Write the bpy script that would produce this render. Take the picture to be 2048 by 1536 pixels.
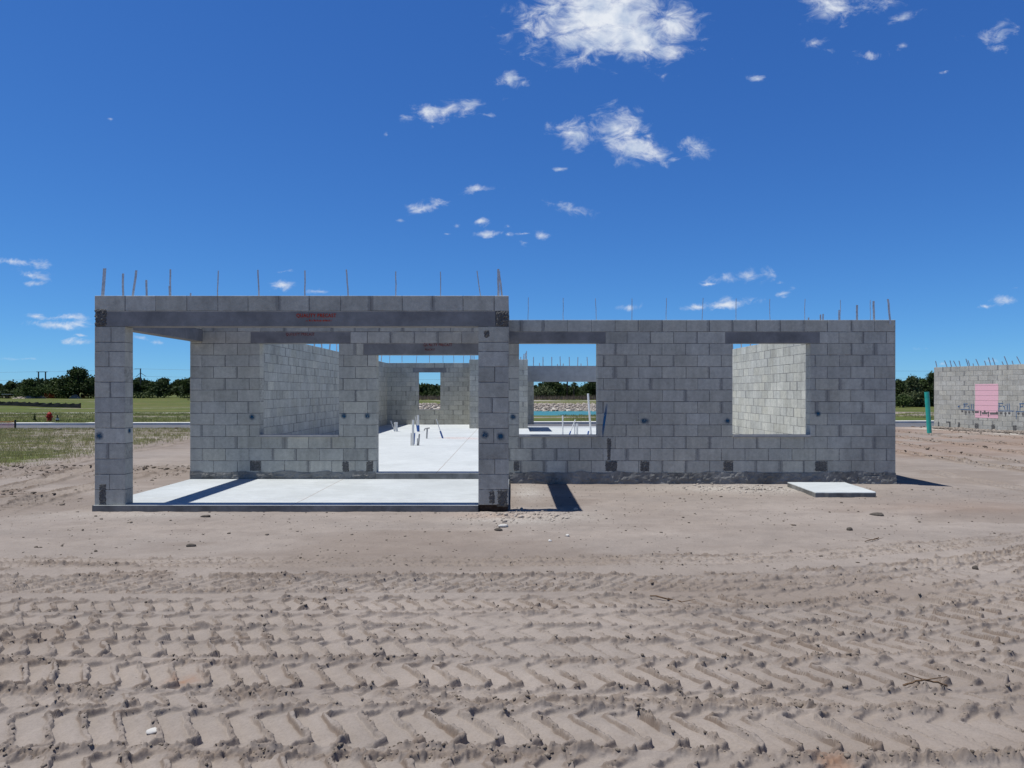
import bpy, bmesh, math, random
import numpy as np
from mathutils import Vector, Matrix

for o in list(bpy.data.objects):
    bpy.data.objects.remove(o)
SC = bpy.context.scene
COL = SC.collection
rnd = random.Random(7)
rng = np.random.default_rng(11)

# ------------------------------------------------------------------ camera
EYE = 1.58
FPX, CX, HY = 1400.0, 1024.0, 784.0       # focal length, centre and eye level in photo pixels (layout only)
cam = bpy.data.cameras.new("camera")
cam.sensor_width = 36.0
cam.lens = 36.0 * FPX / 2048.0
cam.shift_y = (HY - 768.0) / 2048.0
cam.clip_start = 0.05
cam.clip_end = 5000.0
camo = bpy.data.objects.new("camera", cam)
camo.location = (0, 0, EYE)
camo.rotation_euler = (math.radians(90), 0, 0)
COL.objects.link(camo)
SC.camera = camo

# ------------------------------------------------------------------ world, sun, exposure
SUN_VEC = Vector((-0.345, 0.0, 1.0)).normalized()
SUN_EL = math.asin(SUN_VEC.z)
SUN_AZ = math.atan2(SUN_VEC.x, SUN_VEC.y)
world = bpy.data.worlds.new("World")
SC.world = world
world.use_nodes = True
SC.view_settings.view_transform = 'Standard'
SC.view_settings.look = 'None'
SC.view_settings.gamma = 1.0
SC.view_settings.use_curve_mapping = False
SC.view_settings.exposure = 0.0
SC.cycles.max_bounces = 8
SC.cycles.use_denoising = True

sun = bpy.data.lights.new("sun", 'SUN')
sun.energy = 5.0
sun.angle = math.radians(0.53)
sun.color = (1.0, 0.985, 0.955)
suno = bpy.data.objects.new("sun", sun)
suno.rotation_euler = (-SUN_VEC).to_track_quat('-Z', 'Y').to_euler()
suno.location = (-10, 5, 30)
COL.objects.link(suno)

# clouds: (photo x, photo y, half width, half height, tilt in degrees, weight)
CLOUDS = [
 (1200,32,86,50,8,1.5),(1262,70,68,32,-15,1.45),(1345,48,44,34,0,1.1),(1122,22,58,36,0,1.05),(1312,108,30,16,-35,.8),(1130,85,45,14,-10,.55),
 (1022,157,22,18,0,.9),(1052,167,18,9,25,.6),
 (850,228,38,20,0,.85),(912,220,62,18,10,.85),(972,229,36,6,0,.5),(866,253,14,9,0,.6),(812,232,14,10,0,.5),(772,270,10,10,45,.45),
 (1145,268,40,24,0,.95),(1112,258,24,16,0,.75),(1235,258,48,36,0,1.0),(1262,298,62,26,-12,1.0),(1300,310,30,16,20,.9),(1220,280,40,26,-20,.95),(1300,270,14,10,40,.45),
 (1394,294,28,19,0,.95),(1345,318,24,8,0,.45),
 (1118,337,18,6,0,.65),(958,381,40,10,6,.6),(845,416,34,12,8,.9),(1145,420,42,13,-12,.8),(795,442,16,5,0,.6),
 (967,445,16,7,6,.8),(910,450,9,6,20,.7),(974,468,22,7,8,.8),(1012,453,13,5,0,.7),(1078,470,15,9,0,.85),(1047,488,12,6,0,.75),(1018,468,13,4,0,.6),(893,467,16,4,5,.6),(1050,468,18,4,0,.55),
 (1675,8,58,26,5,1.0),(1750,2,60,14,0,.75),(1632,88,26,15,0,.75),(1655,98,22,9,-15,.6),(1747,112,34,12,0,.65),(1995,72,30,26,40,.75),(1985,98,24,14,0,.55),(1912,80,24,12,-10,.45),(1890,147,24,7,8,.6),(1517,157,20,9,0,.7),(1800,38,40,14,25,.5),(1805,92,20,10,30,.4),(1465,118,12,16,0,.3),
 (22,522,62,9,-3,.85),(62,550,46,8,-10,.75),(66,566,28,7,0,.8),(112,634,66,6,-2,.75),(120,650,64,8,0,.9),(155,684,28,7,0,.8),(160,671,18,4,0,.6),(42,718,48,5,0,.6),(320,684,14,7,0,.7),(278,676,22,6,0,.6),
 (570,569,26,8,4,.75),(636,583,30,7,0,.7),(568,544,22,4,0,.5),(540,580,14,4,0,.4),
 (1490,556,44,14,3,.95),(1425,568,28,5,0,.5),(1556,566,17,6,0,.65),(1566,585,20,7,20,.7),(1258,616,22,9,8,.85),(1440,609,55,9,6,.95),(1395,617,34,7,0,.85),
 (1850,697,24,6,0,.6),(2012,600,30,10,0,.85),(1975,612,26,5,0,.5),(2025,578,20,5,0,.4),(1880,730,20,7,0,.6),(1985,722,46,8,0,.5),(225,240,14,5,0,.25),(95,742,18,4,0,.35),
]

def build_world():
    nt = world.node_tree
    nt.nodes.clear()
    N, L = nt.nodes.new, nt.links.new
    out = N("ShaderNodeOutputWorld"); bg = N("ShaderNodeBackground")
    L(bg.outputs[0], out.inputs[0])
    sky = N("ShaderNodeTexSky"); sky.sky_type = 'NISHITA'
    sky.sun_disc = False
    sky.sun_elevation = SUN_EL
    sky.sun_rotation = SUN_AZ
    sky.altitude = 0; sky.air_density = SKY_AIR; sky.dust_density = SKY_DUST; sky.ozone_density = SKY_OZONE
    bg.inputs[1].default_value = SKY_STRENGTH
    # deepen the blue of the clear sky, channel by channel
    sp = N("ShaderNodeSeparateColor"); L(sky.outputs[0], sp.inputs[0]); hsv = N("ShaderNodeCombineColor")
    for i, (k, g) in enumerate(SKY_CURVE):
        pw = N("ShaderNodeMath"); pw.operation = 'POWER'; L(sp.outputs[i], pw.inputs[0]); pw.inputs[1].default_value = g
        ml = N("ShaderNodeMath"); ml.operation = 'MULTIPLY'; L(pw.outputs[0], ml.inputs[0]); ml.inputs[1].default_value = k*SKY_STRENGTH**(g-1)
        L(ml.outputs[0], hsv.inputs[i])
    tc = N("ShaderNodeTexCoord")
    # the blue deepens towards the zenith
    sz = N("ShaderNodeSeparateXYZ"); L(tc.outputs['Generated'], sz.inputs[0])
    zen = N("ShaderNodeMapRange"); zen.interpolation_type = 'SMOOTHSTEP'; L(sz.outputs[2], zen.inputs['Value'])
    zen.inputs['From Min'].default_value = .48; zen.inputs['From Max'].default_value = .95; zen.inputs['To Min'].default_value = 1.0; zen.inputs['To Max'].default_value = ZENITH
    zs = N("ShaderNodeVectorMath"); zs.operation = 'SCALE'; L(hsv.outputs[0], zs.inputs[0]); L(zen.outputs[0], zs.inputs['Scale'])
    # unseen broken cloud added behind the camera as neutral fill for the front walls
    bz = N("ShaderNodeMath"); bz.operation = 'ADD'; L(sz.outputs[2], bz.inputs[0]); bz.inputs[1].default_value = .25
    bd = N("ShaderNodeVectorMath"); bd.operation = 'DIVIDE'; L(tc.outputs['Generated'], bd.inputs[0]); L(bz.outputs[0], bd.inputs[1])
    bn = N("ShaderNodeTexNoise"); bn.inputs['Scale'].default_value = 2.6; bn.inputs['Detail'].default_value = 8; bn.inputs['Roughness'].default_value = .6; L(bd.outputs[0], bn.inputs['Vector'])
    ba = N("ShaderNodeMapRange"); ba.interpolation_type = 'SMOOTHSTEP'; L(bn.outputs['Fac'], ba.inputs['Value']); ba.inputs['From Min'].default_value = .44; ba.inputs['From Max'].default_value = .60
    by = N("ShaderNodeMapRange"); L(sz.outputs[1], by.inputs['Value']); by.inputs['From Min'].default_value = .0; by.inputs['From Max'].default_value = -.35; by.inputs['To Max'].default_value = .25
    bh = N("ShaderNodeMapRange"); L(sz.outputs[2], bh.inputs['Value']); bh.inputs['From Min'].default_value = .75; bh.inputs['From Max'].default_value = .5
    b1 = N("ShaderNodeMath"); b1.operation = 'MULTIPLY'; L(ba.outputs[0], b1.inputs[0]); L(by.outputs[0], b1.inputs[1])
    b2 = N("ShaderNodeMath"); b2.operation = 'MULTIPLY'; L(b1.outputs[0], b2.inputs[0]); L(bh.outputs[0], b2.inputs[1])
    bm_ = N("ShaderNodeMix"); bm_.data_type = 'RGBA'; L(b2.outputs[0], bm_.inputs[0]); L(zs.outputs[0], bm_.inputs[6]); bm_.inputs[7].default_value = (.40/SKY_STRENGTH, .39/SKY_STRENGTH, .38/SKY_STRENGTH, 1)
    skyc = bm_.outputs[2]
    sep = N("ShaderNodeSeparateXYZ"); L(tc.outputs['Generated'], sep.inputs[0])
    ymax = N("ShaderNodeMath"); ymax.operation = 'MAXIMUM'; L(sep.outputs[1], ymax.inputs[0]); ymax.inputs[1].default_value = 0.05
    du = N("ShaderNodeMath"); du.operation = 'DIVIDE'; L(sep.outputs[0], du.inputs[0]); L(ymax.outputs[0], du.inputs[1])
    dw = N("ShaderNodeMath"); dw.operation = 'DIVIDE'; L(sep.outputs[2], dw.inputs[0]); L(ymax.outputs[0], dw.inputs[1])
    P = N("ShaderNodeCombineXYZ"); L(du.outputs[0], P.inputs[0]); L(dw.outputs[0], P.inputs[1])
    # warp of the cloud outlines
    wn = N("ShaderNodeTexNoise"); wn.inputs['Scale'].default_value = 34; wn.inputs['Detail'].default_value = 5; wn.inputs['Roughness'].default_value = .6
    L(P.outputs[0], wn.inputs['Vector'])
    sub = N("ShaderNodeVectorMath"); sub.operation = 'SUBTRACT'; L(wn.outputs['Color'], sub.inputs[0]); sub.inputs[1].default_value = (.5, .5, .5)
    scl = N("ShaderNodeVectorMath"); scl.operation = 'MULTIPLY'; L(sub.outputs[0], scl.inputs[0]); scl.inputs[1].default_value = (.026, .015, 0)
    add = N("ShaderNodeVectorMath"); L(P.outputs[0], add.inputs[0]); L(scl.outputs[0], add.inputs[1])
    prev = None
    for ic, (x, y, a, b, rot, wt) in enumerate(CLOUDS):
        if ic and ic % 20 == 0:          # keeps the shader small
            nx = N('ShaderNodeVectorMath'); nx.operation = 'MULTIPLY_ADD'; L(prev.outputs[0], nx.inputs[0]); nx.inputs[1].default_value = (1e-7, 1e-7, 0); L(add.outputs[0], nx.inputs[2]); add = nx
        m = N("ShaderNodeMapping"); m.vector_type = 'TEXTURE'
        m.inputs['Location'].default_value = ((x - CX) / FPX, (HY - y) / FPX, 0)
        m.inputs['Rotation'].default_value = (0, 0, math.radians(rot))
        m.inputs['Scale'].default_value = (a * 1.42 / FPX, b * 1.42 / FPX, 1)
        L(add.outputs[0], m.inputs['Vector'])
        ln = N("ShaderNodeVectorMath"); ln.operation = 'LENGTH'; L(m.outputs[0], ln.inputs[0])
        s = N("ShaderNodeMath"); s.operation = 'MULTIPLY_ADD'; L(ln.outputs['Value'], s.inputs[0]); s.inputs[1].default_value = -1.0; s.inputs[2].default_value = wt
        if prev is None:
            prev = s
        else:
            mx = N("ShaderNodeMath"); mx.operation = 'SMOOTH_MAX'; mx.inputs[2].default_value = .18
            L(prev.outputs[0], mx.inputs[0]); L(s.outputs[0], mx.inputs[1]); prev = mx
    clamp = N("ShaderNodeMath"); clamp.operation = 'MAXIMUM'; L(prev.outputs[0], clamp.inputs[0]); clamp.inputs[1].default_value = -3
    mp = N("ShaderNodeMapping"); mp.inputs['Scale'].default_value = (1.0, 1.6, 1); L(P.outputs[0], mp.inputs['Vector'])
    n2 = N("ShaderNodeTexNoise"); n2.inputs['Scale'].default_value = 26; n2.inputs['Detail'].default_value = 9; n2.inputs['Roughness'].default_value = .66
    n2.inputs['Distortion'].default_value = .5
    L(mp.outputs[0], n2.inputs['Vector'])
    nm = N("ShaderNodeMath"); nm.operation = 'MULTIPLY_ADD'; L(n2.outputs['Fac'], nm.inputs[0]); nm.inputs[1].default_value = 3.2; nm.inputs[2].default_value = -1.66
    d = N("ShaderNodeMath"); L(clamp.outputs[0], d.inputs[0]); L(nm.outputs[0], d.inputs[1])
    al = N("ShaderNodeMapRange"); al.interpolation_type = 'SMOOTHSTEP'; al.inputs['From Min'].default_value = -.05; al.inputs['From Max'].default_value = 1.30
    al.inputs['To Max'].default_value = .97
    L(d.outputs[0], al.inputs['Value'])
    # cloud body: whiter where dense, a little blue-grey in thin and hollow places
    n3 = N("ShaderNodeTexNoise"); n3.inputs['Scale'].default_value = 30; n3.inputs['Detail'].default_value = 6
    off = N("ShaderNodeVectorMath"); off.inputs[1].default_value = (.013, -.009, .7); L(P.outputs[0], off.inputs[0]); L(off.outputs[0], n3.inputs['Vector'])
    cr = N("ShaderNodeValToRGB"); cr.color_ramp.elements[0].position = .34; cr.color_ramp.elements[0].color = (.50, .60, .78, 1)
    cr.color_ramp.elements[1].position = .62; cr.color_ramp.elements[1].color = (.86, .90, .96, 1)
    L(n3.outputs['Fac'], cr.inputs[0])
    gain = N("ShaderNodeVectorMath"); gain.operation = 'SCALE'; gain.inputs['Scale'].default_value = 0.95 / SKY_STRENGTH
    L(cr.outputs[0], gain.inputs[0])
    mix = N("ShaderNodeMix"); mix.data_type = 'RGBA'
    L(al.outputs[0], mix.inputs[0]); L(skyc, mix.inputs[6]); L(gain.outputs[0], mix.inputs[7])
    L(mix.outputs[2], bg.inputs[0])

SKY_STRENGTH, SKY_AIR, SKY_DUST, SKY_OZONE = 0.10, 0.7, 0.0, 6.0
ZENITH = .40
SKY_CURVE = ((.418, .95), (.735, .88), (.975, .66))
build_world()

# ------------------------------------------------------------------ small tools
def at(x, y, Y):
    return ((x - CX) / FPX * Y, Y, EYE + (HY - y) / FPX * Y)

def tag(o, label=None, cat=None, group=None, kind=None):
    if label: o["label"] = label
    if cat: o["category"] = cat
    if group: o["group"] = group
    if kind: o["kind"] = kind
    return o

def empty(name, loc, label, cat, group=None):
    o = bpy.data.objects.new(name, None)
    o.location = loc
    o.empty_display_size = .2
    COL.objects.link(o)
    return tag(o, label, cat, group)

def root_loc(o):
    p = Vector((0, 0, 0))
    while o is not None:
        p = p + Vector(o.location); o = o.parent
    return p

def link_mesh(name, me, mat, parent=None, loc=None):
    """me has world coordinates; they are moved so that the object's origin is parent's origin or loc"""
    o = bpy.data.objects.new(name, me)
    if mat is not None and len(me.materials) == 0:
        for m in (mat if isinstance(mat, (list, tuple)) else [mat]):
            me.materials.append(m)
    if parent is not None:
        o.parent = parent
        me.transform(Matrix.Translation(-root_loc(parent)))
    elif loc is not None:
        o.location = loc
        me.transform(Matrix.Translation(-Vector(loc)))
    COL.objects.link(o)
    return o

class MB:
    def __init__(s):
        s.v = []; s.f = []; s.t = []; s.uv = []; s.mi = []
    def box(s, x0, x1, y0, y1, z0, z1, mi=0):
        b = len(s.v)
        s.v += [(x0,y0,z0),(x1,y0,z0),(x1,y1,z0),(x0,y1,z0),(x0,y0,z1),(x1,y0,z1),(x1,y1,z1),(x0,y1,z1)]
        s.f += [(b,b+3,b+2,b+1),(b+4,b+5,b+6,b+7),(b,b+1,b+5,b+4),(b+1,b+2,b+6,b+5),(b+2,b+3,b+7,b+6),(b+3,b,b+4,b+7)]
        s.mi += [mi]*6
    def bar(s, p, q, r1, r2=None, n=8, mi=0, cap=True):
        p, q = Vector(p), Vector(q); r2 = r1 if r2 is None else r2
        d = (q - p).normalized()
        a = d.cross(Vector((0, 1, 0)) if abs(d.y) < .9 else Vector((1, 0, 0))).normalized(); c = d.cross(a)
        b = len(s.v)
        for (pt, r) in ((p, r1), (q, r2)):
            for i in range(n):
                th = 2*math.pi*i/n
                s.v.append(tuple(pt + a*(r*math.cos(th)) + c*(r*math.sin(th))))
        for i in range(n):
            j = (i+1) % n
            s.f.append((b+i, b+j, b+n+j, b+n+i)); s.mi.append(mi)
        if cap:
            s.f.append(tuple(b+n+i for i in range(n))); s.f.append(tuple(b+n-1-i for i in range(n))); s.mi += [mi, mi]
    def tube(s, p, q, ro, ri, n=16, mi=0):
        """open-ended pipe with a wall"""
        p, q = Vector(p), Vector(q); d = (q-p).normalized()
        a = d.cross(Vector((0, 1, 0)) if abs(d.y) < .9 else Vector((1, 0, 0))).normalized(); c = d.cross(a)
        b = len(s.v)
        for (pt, r) in ((p, ro), (q, ro), (q, ri), (p, ri)):
            for i in range(n):
                th = 2*math.pi*i/n
                s.v.append(tuple(pt + a*(r*math.cos(th)) + c*(r*math.sin(th))))
        for k in range(3):
            for i in range(n):
                j = (i+1) % n
                s.f.append((b+k*n+i, b+k*n+j, b+(k+1)*n+j, b+(k+1)*n+i)); s.mi.append(mi)
    def lathe(s, c, prof, n=20, mi=0):
        b = len(s.v)
        for (r, z) in prof:
            for i in range(n):
                th = 2*math.pi*i/n
                s.v.append((c[0]+r*math.cos(th), c[1]+r*math.sin(th), c[2]+z))
        for k in range(len(prof)-1):
            for i in range(n):
                j = (i+1) % n
                s.f.append((b+k*n+i, b+k*n+j, b+(k+1)*n+j, b+(k+1)*n+i)); s.mi.append(mi)
        s.f.append(tuple(b+(len(prof)-1)*n+i for i in range(n))); s.mi.append(mi)
    def mesh(s, name, smooth=False):
        me = bpy.data.meshes.new(name)
        me.from_pydata(s.v, [], s.f)
        if any(s.mi): me.polygons.foreach_set("material_index", s.mi)
        if s.t:
            a = me.color_attributes.new("tint", 'FLOAT_COLOR', 'POINT')
            a.data.foreach_set("color", np.array(s.t, dtype=np.float32).ravel())
        if smooth: me.polygons.foreach_set("use_smooth", [True]*len(me.polygons))
        me.update()
        return me
    def build(s, name, mat, parent=None, loc=None, smooth=False, bevel=0):
        me = s.mesh(name, smooth)
        if bevel:
            bm = bmesh.new(); bm.from_mesh(me)
            bmesh.ops.remove_doubles(bm, verts=bm.verts, dist=1e-5)
            bmesh.ops.bevel(bm, geom=[e for e in bm.edges], offset=bevel, segments=2, affect='EDGES', profile=.6)
            bm.to_mesh(me); bm.free()
        return link_mesh(name, me, mat, parent, loc)

def np_mesh(name, V, F, tint=None, smooth=False):
    V = np.ascontiguousarray(V, dtype=np.float32); F = np.ascontiguousarray(F, dtype=np.int32)
    k = F.shape[1]
    me = bpy.data.meshes.new(name)
    me.vertices.add(len(V)); me.vertices.foreach_set("co", V.ravel())
    me.loops.add(F.size); me.loops.foreach_set("vertex_index", F.ravel())
    me.polygons.add(len(F))
    me.polygons.foreach_set("loop_start", np.arange(0, F.size, k, dtype=np.int32))
    me.polygons.foreach_set("loop_total", np.full(len(F), k, dtype=np.int32))
    if smooth: me.polygons.foreach_set("use_smooth", np.ones(len(F), dtype=bool))
    if tint is not None:
        a = me.color_attributes.new("tint", 'FLOAT_COLOR', 'POINT')
        a.data.foreach_set("color", np.ascontiguousarray(tint, dtype=np.float32).ravel())
    me.update(calc_edges=True)
    me.validate()
    return me

def vnoise(x, y, seed=0):
    xi = np.floor(x).astype(np.int64); yi = np.floor(y).astype(np.int64)
    fx = x - xi; fy = y - yi
    fx = fx*fx*fx*(fx*(fx*6-15)+10); fy = fy*fy*fy*(fy*(fy*6-15)+10)
    def h(a, b):
        n = (a*374761393 + b*668265263 + seed*982451653) & 0xFFFFFFFF
        n = ((n ^ (n >> 13))*1274126177) & 0xFFFFFFFF
        return ((n ^ (n >> 16)) & 0xFFFF)/65535.0
    a = h(xi, yi); b = h(xi+1, yi); c = h(xi, yi+1); d = h(xi+1, yi+1)
    return (a*(1-fx)+b*fx)*(1-fy) + (c*(1-fx)+d*fx)*fy

def fbm(x, y, oct=4, seed=0):
    s = np.zeros_like(x); a = .5; t = 0
    for k in range(oct):
        s += a*vnoise(x, y, seed+k*17); t += a; a *= .5; x = x*2.03+1.7; y = y*2.03-3.1
    return s/t

def sstep(a, b, x):
    t = np.clip((x-a)/(b-a), 0, 1)
    return t*t*(3-2*t)

# ------------------------------------------------------------------ materials
class Mat:
    def __init__(s, name, rough=.9, spec=.2, metal=0):
        s.m = bpy.data.materials.new(name); s.m.use_nodes = True
        s.nt = s.m.node_tree; s.b = s.nt.nodes["Principled BSDF"]
        s.b.inputs['Roughness'].default_value = rough
        s.b.inputs['Specular IOR Level'].default_value = spec
        s.b.inputs['Metallic'].default_value = metal
        s.tc = None
    def n(s, t, **kw):
        x = s.nt.nodes.new("ShaderNode"+t)
        for k, v in kw.items():
            setattr(x, k, v)
        return x
    def l(s, a, b): s.nt.links.new(a, b)
    def co(s, scale=(1, 1, 1), loc=(0, 0, 0)):
        if s.tc is None: s.tc = s.n("TexCoord")
        m = s.n("Mapping"); m.inputs['Scale'].default_value = scale; m.inputs['Location'].default_value = loc
        s.l(s.tc.outputs['Object'], m.inputs['Vector'])
        return m.outputs[0]
    def noise(s, scale, detail=4, rough=.55, sc=(1, 1, 1), dist=0, loc=(0, 0, 0)):
        x = s.n("TexNoise"); x.inputs['Scale'].default_value = scale; x.inputs['Detail'].default_value = detail
        x.inputs['Roughness'].default_value = rough; x.inputs['Distortion'].default_value = dist
        s.l(s.co(sc, loc), x.inputs['Vector'])
        return x.outputs['Fac']
    def ramp(s, fac, stops):
        r = s.n("ValToRGB"); els = r.color_ramp.elements
        while len(els) < len(stops): els.new(.5)
        for e, (p, c) in zip(els, stops):
            e.position = p; e.color = (c, c, c, 1) if not isinstance(c, tuple) else (*c, 1)
        s.l(fac, r.inputs[0])
        return r.outputs[0]
    def math(s, op, a, b=None, c=None, clamp=False):
        x = s.n("Math", operation=op); x.use_clamp = clamp
        for i, v in enumerate((a, b, c)):
            if v is None: continue
            if isinstance(v, (int, float)): x.inputs[i].default_value = v
            else: s.l(v, x.inputs[i])
        return x.outputs[0]
    def mix(s, fac, a, b, mode='MIX'):
        x = s.n("Mix", data_type='RGBA', blend_type=mode)
        for i, v in ((0, fac), (6, a), (7, b)):
            if isinstance(v, (int, float)): x.inputs[i].default_value = v if i == 0 else (v, v, v, 1)
            elif isinstance(v, tuple): x.inputs[i].default_value = (*v, 1)
            else: s.l(v, x.inputs[i])
        return x.outputs[2]
    def attr(s, name="tint"):
        a = s.n("Attribute"); a.attribute_name = name
        sep = s.n("SeparateColor"); s.l(a.outputs['Color'], sep.inputs[0])
        return sep.outputs[0], sep.outputs[1], sep.outputs[2], a.outputs['Alpha']
    def color(s, c):
        if isinstance(c, tuple): s.b.inputs['Base Color'].default_value = (*c, 1)
        else: s.l(c, s.b.inputs['Base Color'])
        return s
    def bump(s, h, strength=.4, dist=.01):
        x = s.n("Bump"); x.inputs['Strength'].default_value = strength; x.inputs['Distance'].default_value = dist
        s.l(h, x.inputs['Height']); s.l(x.outputs[0], s.b.inputs['Normal'])
        return s

def simple(name, col, rough=.6, spec=.3, metal=0, var=.25, scale=8):
    m = Mat(name, rough, spec, metal)
    k = m.ramp(m.noise(scale, 5), [(.3, 1-var), (.7, 1+var*.4)])
    m.color(m.mix(1.0, tuple(col), k, 'MULTIPLY'))
    return m.m

def mat_block():
    m = Mat("concrete_block", .95, .12)
    r, g, b, a = m.attr()
    # r: tone of this block, g: 1 on mortar, b: closeness to a smeared joint, a: warm or cool block
    cool = (.482, .473, .418); warm = (.514, .494, .414)
    base = m.mix(a, cool, warm)
    stain = m.ramp(m.noise(1.3, 5, .6, dist=.4), [(.28, .79), (.5, .98), (.72, 1.08)])
    streak = m.ramp(m.noise(3.5, 4, .6, sc=(2.2, 2.2, .35)), [(.3, .86), (.6, 1.03)])
    grain = m.ramp(m.noise(150, 3, .7), [(.25, .72), (.5, 1.0), (.75, 1.25)])
    mott = m.ramp(m.noise(17, 5, .65), [(.3, .86), (.7, 1.10)])
    c = m.mix(1, base, stain, 'MULTIPLY'); c = m.mix(1, c, streak, 'MULTIPLY'); c = m.mix(1, c, mott, 'MULTIPLY')
    c = m.mix(.8, c, grain, 'MULTIPLY')
    c = m.mix(m.ramp(m.noise(6.5, 6, .78, dist=.8), [(.54, 0.0), (.74, .42)]), c, (.235, .232, .222))
    tone = m.n("CombineColor"); m.l(r, tone.inputs[0]); m.l(r, tone.inputs[1]); m.l(r, tone.inputs[2])
    c = m.mix(1, c, tone.outputs[0], 'MULTIPLY')
    mort = m.ramp(m.math('MULTIPLY_ADD', m.noise(3.2, 3, .6), .9, m.math('MULTIPLY_ADD', m.noise(30, 4, .7), .8, -.35)), [(.3, (.12, .119, .115)), (.55, (.20, .198, .19)), (.72, (.44, .435, .42))])
    c = m.mix(g, c, mort)
    sm = m.ramp(m.math('ADD', b, m.math('MULTIPLY_ADD', m.noise(22, 5, .7), .9, -.45)), [(.40, 0.0), (.62, .58)])
    c = m.mix(sm, c, (.195, .194, .189))
    m.color(c)
    pits = m.ramp(m.noise(170, 3, .75), [(.2, .0), (.5, 1)])
    lump = m.noise(30, 4, .6)
    h = m.math('MULTIPLY_ADD', lump, .7, pits)
    m.bump(h, .55, .004)
    return m.m

def mat_concrete(name, lo, hi, joint=None, scale=1.0, rough=.85, stains=True, bump=.15):
    m = Mat(name, rough, .2)
    n1 = m.noise(.9*scale, 6, .62, dist=.3); n2 = m.noise(60*scale, 4, .7); n3 = m.noise(5*scale, 6, .7, sc=(1, 3, 1))
    c = m.mix(m.ramp(n1, [(.3, 0.0), (.7, 1.0)]), tuple(lo), tuple(hi))
    c = m.mix(1, c, m.ramp(n3, [(.3, .86), (.7, 1.06)]), 'MULTIPLY')
    c = m.mix(m.ramp(m.noise(2.6, 6, .75, dist=1.0), [(.60, 0.0), (.78, .28)]), c, (.34, .30, .25))
    c = m.mix(.6, c, m.ramp(n2, [(.25, .82), (.6, 1.08)]), 'MULTIPLY')
    if joint is not None:
        if m.tc is None: m.co()
        sp = m.n("SeparateXYZ"); m.l(m.tc.outputs['Object'], sp.inputs[0])
        for jx in joint:
            wob = m.math('MULTIPLY_ADD', m.noise(3, 2), .02, jx-.01)
            dd = m.math('ABSOLUTE', m.math('SUBTRACT', sp.outputs[0], wob))
            c = m.mix(m.math('LESS_THAN', dd, .007), c, (.30, .27, .24))
    m.color(c)
    m.bump(m.math('MULTIPLY_ADD', n2, .4, n3), bump, .004)
    return m

def mat_ground():
    m = Mat("sandy_ground", .97, .1)
    r, g, b, a = m.attr()     # r grass, g damp and dark, b pale gravel, a red clay
    n1 = m.noise(.35, 6, .6, dist=.6); n2 = m.noise(4, 6, .65); n3 = m.noise(70, 4, .75); n4 = m.noise(.8, 5, .6, sc=(.5, 1.4, 1)); n5 = m.noise(190, 2, .8)
    sand = m.mix(m.ramp(n1, [(.3, 0.0), (.7, 1.0)]), (.246, .207, .176), (.304, .263, .229))
    sand = m.mix(m.ramp(n4, [(.42, 0.0), (.62, .5)]), sand, (.222, .193, .170))
    sand = m.mix(1, sand, m.ramp(n2, [(.3, .90), (.7, 1.07)]), 'MULTIPLY')
    sand = m.mix(.8, sand, m.ramp(n3, [(.25, .80), (.5, 1.0), (.8, 1.16)]), 'MULTIPLY')
    sand = m.mix(m.ramp(n5, [(.64, 0.0), (.74, .65)]), sand, (.085, .068, .055))
    sand = m.mix(m.ramp(m.noise(1.1, 5, .7, sc=(.7, 1.6, 1), loc=(3, 7, 0)), [(.52, 0.0), (.66, .55)]), sand, (.205, .172, .148))
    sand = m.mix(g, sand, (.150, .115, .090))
    sand = m.mix(b, sand, m.ramp(m.noise(30, 3, .7), [(.35, (.24, .22, .19)), (.6, (.52, .49, .44))]))
    sand = m.mix(a, sand, (.26, .135, .075))
    ng = m.noise(.12, 6, .65, sc=(.5, 1, 1)); nf = m.noise(2.2, 6, .75, sc=(.6, 1, 1))
    grass = m.ramp(ng, [(.30, (.068, .094, .020)), (.50, (.095, .112, .030)), (.72, (.155, .132, .055))])
    grass = m.mix(1, grass, m.ramp(nf, [(.28, .55), (.52, 1.0), (.75, 1.35)]), 'MULTIPLY')
    gm = m.ramp(m.math('ADD', r, m.math('MULTIPLY_ADD', m.noise(1.6, 6, .8, sc=(.6, 1, 1)), 1.3, -.65)), [(.42, 0.0), (.58, 1.0)])
    m.color(m.mix(gm, sand, grass))
    m.bump(m.math('MULTIPLY_ADD', n3, .5, n2), .35, .012)
    return m.m

def mat_leaf(name, c0, c1, trans=.25):
    m = Mat(name, .75, .25)
    r, g, b, a = m.attr()
    c = m.mix(r, tuple(c0), tuple(c1))
    m.color(c)
    tr = m.n("BsdfTranslucent"); m.l(c, tr.inputs[0])
    mx = m.n("MixShader"); mx.inputs[0].default_value = trans
    out = [x for x in m.nt.nodes if x.type == 'OUTPUT_MATERIAL'][0]
    m.l(m.b.outputs[0], mx.inputs[1]); m.l(tr.outputs[0], mx.inputs[2]); m.l(mx.outputs[0], out.inputs[0])
    return m.m

def mat_tint(name, c0, c1, rough=.9, spec=.15, scale=20):
    m = Mat(name, rough, spec)
    r, g, b, a = m.attr()
    c = m.mix(r, tuple(c0), tuple(c1))
    c = m.mix(1, c, m.ramp(m.noise(scale, 5, .7), [(.3, .8), (.7, 1.15)]), 'MULTIPLY')
    m.color(c); m.bump(m.noise(scale*2, 4), .4, .02)
    return m.m

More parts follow.
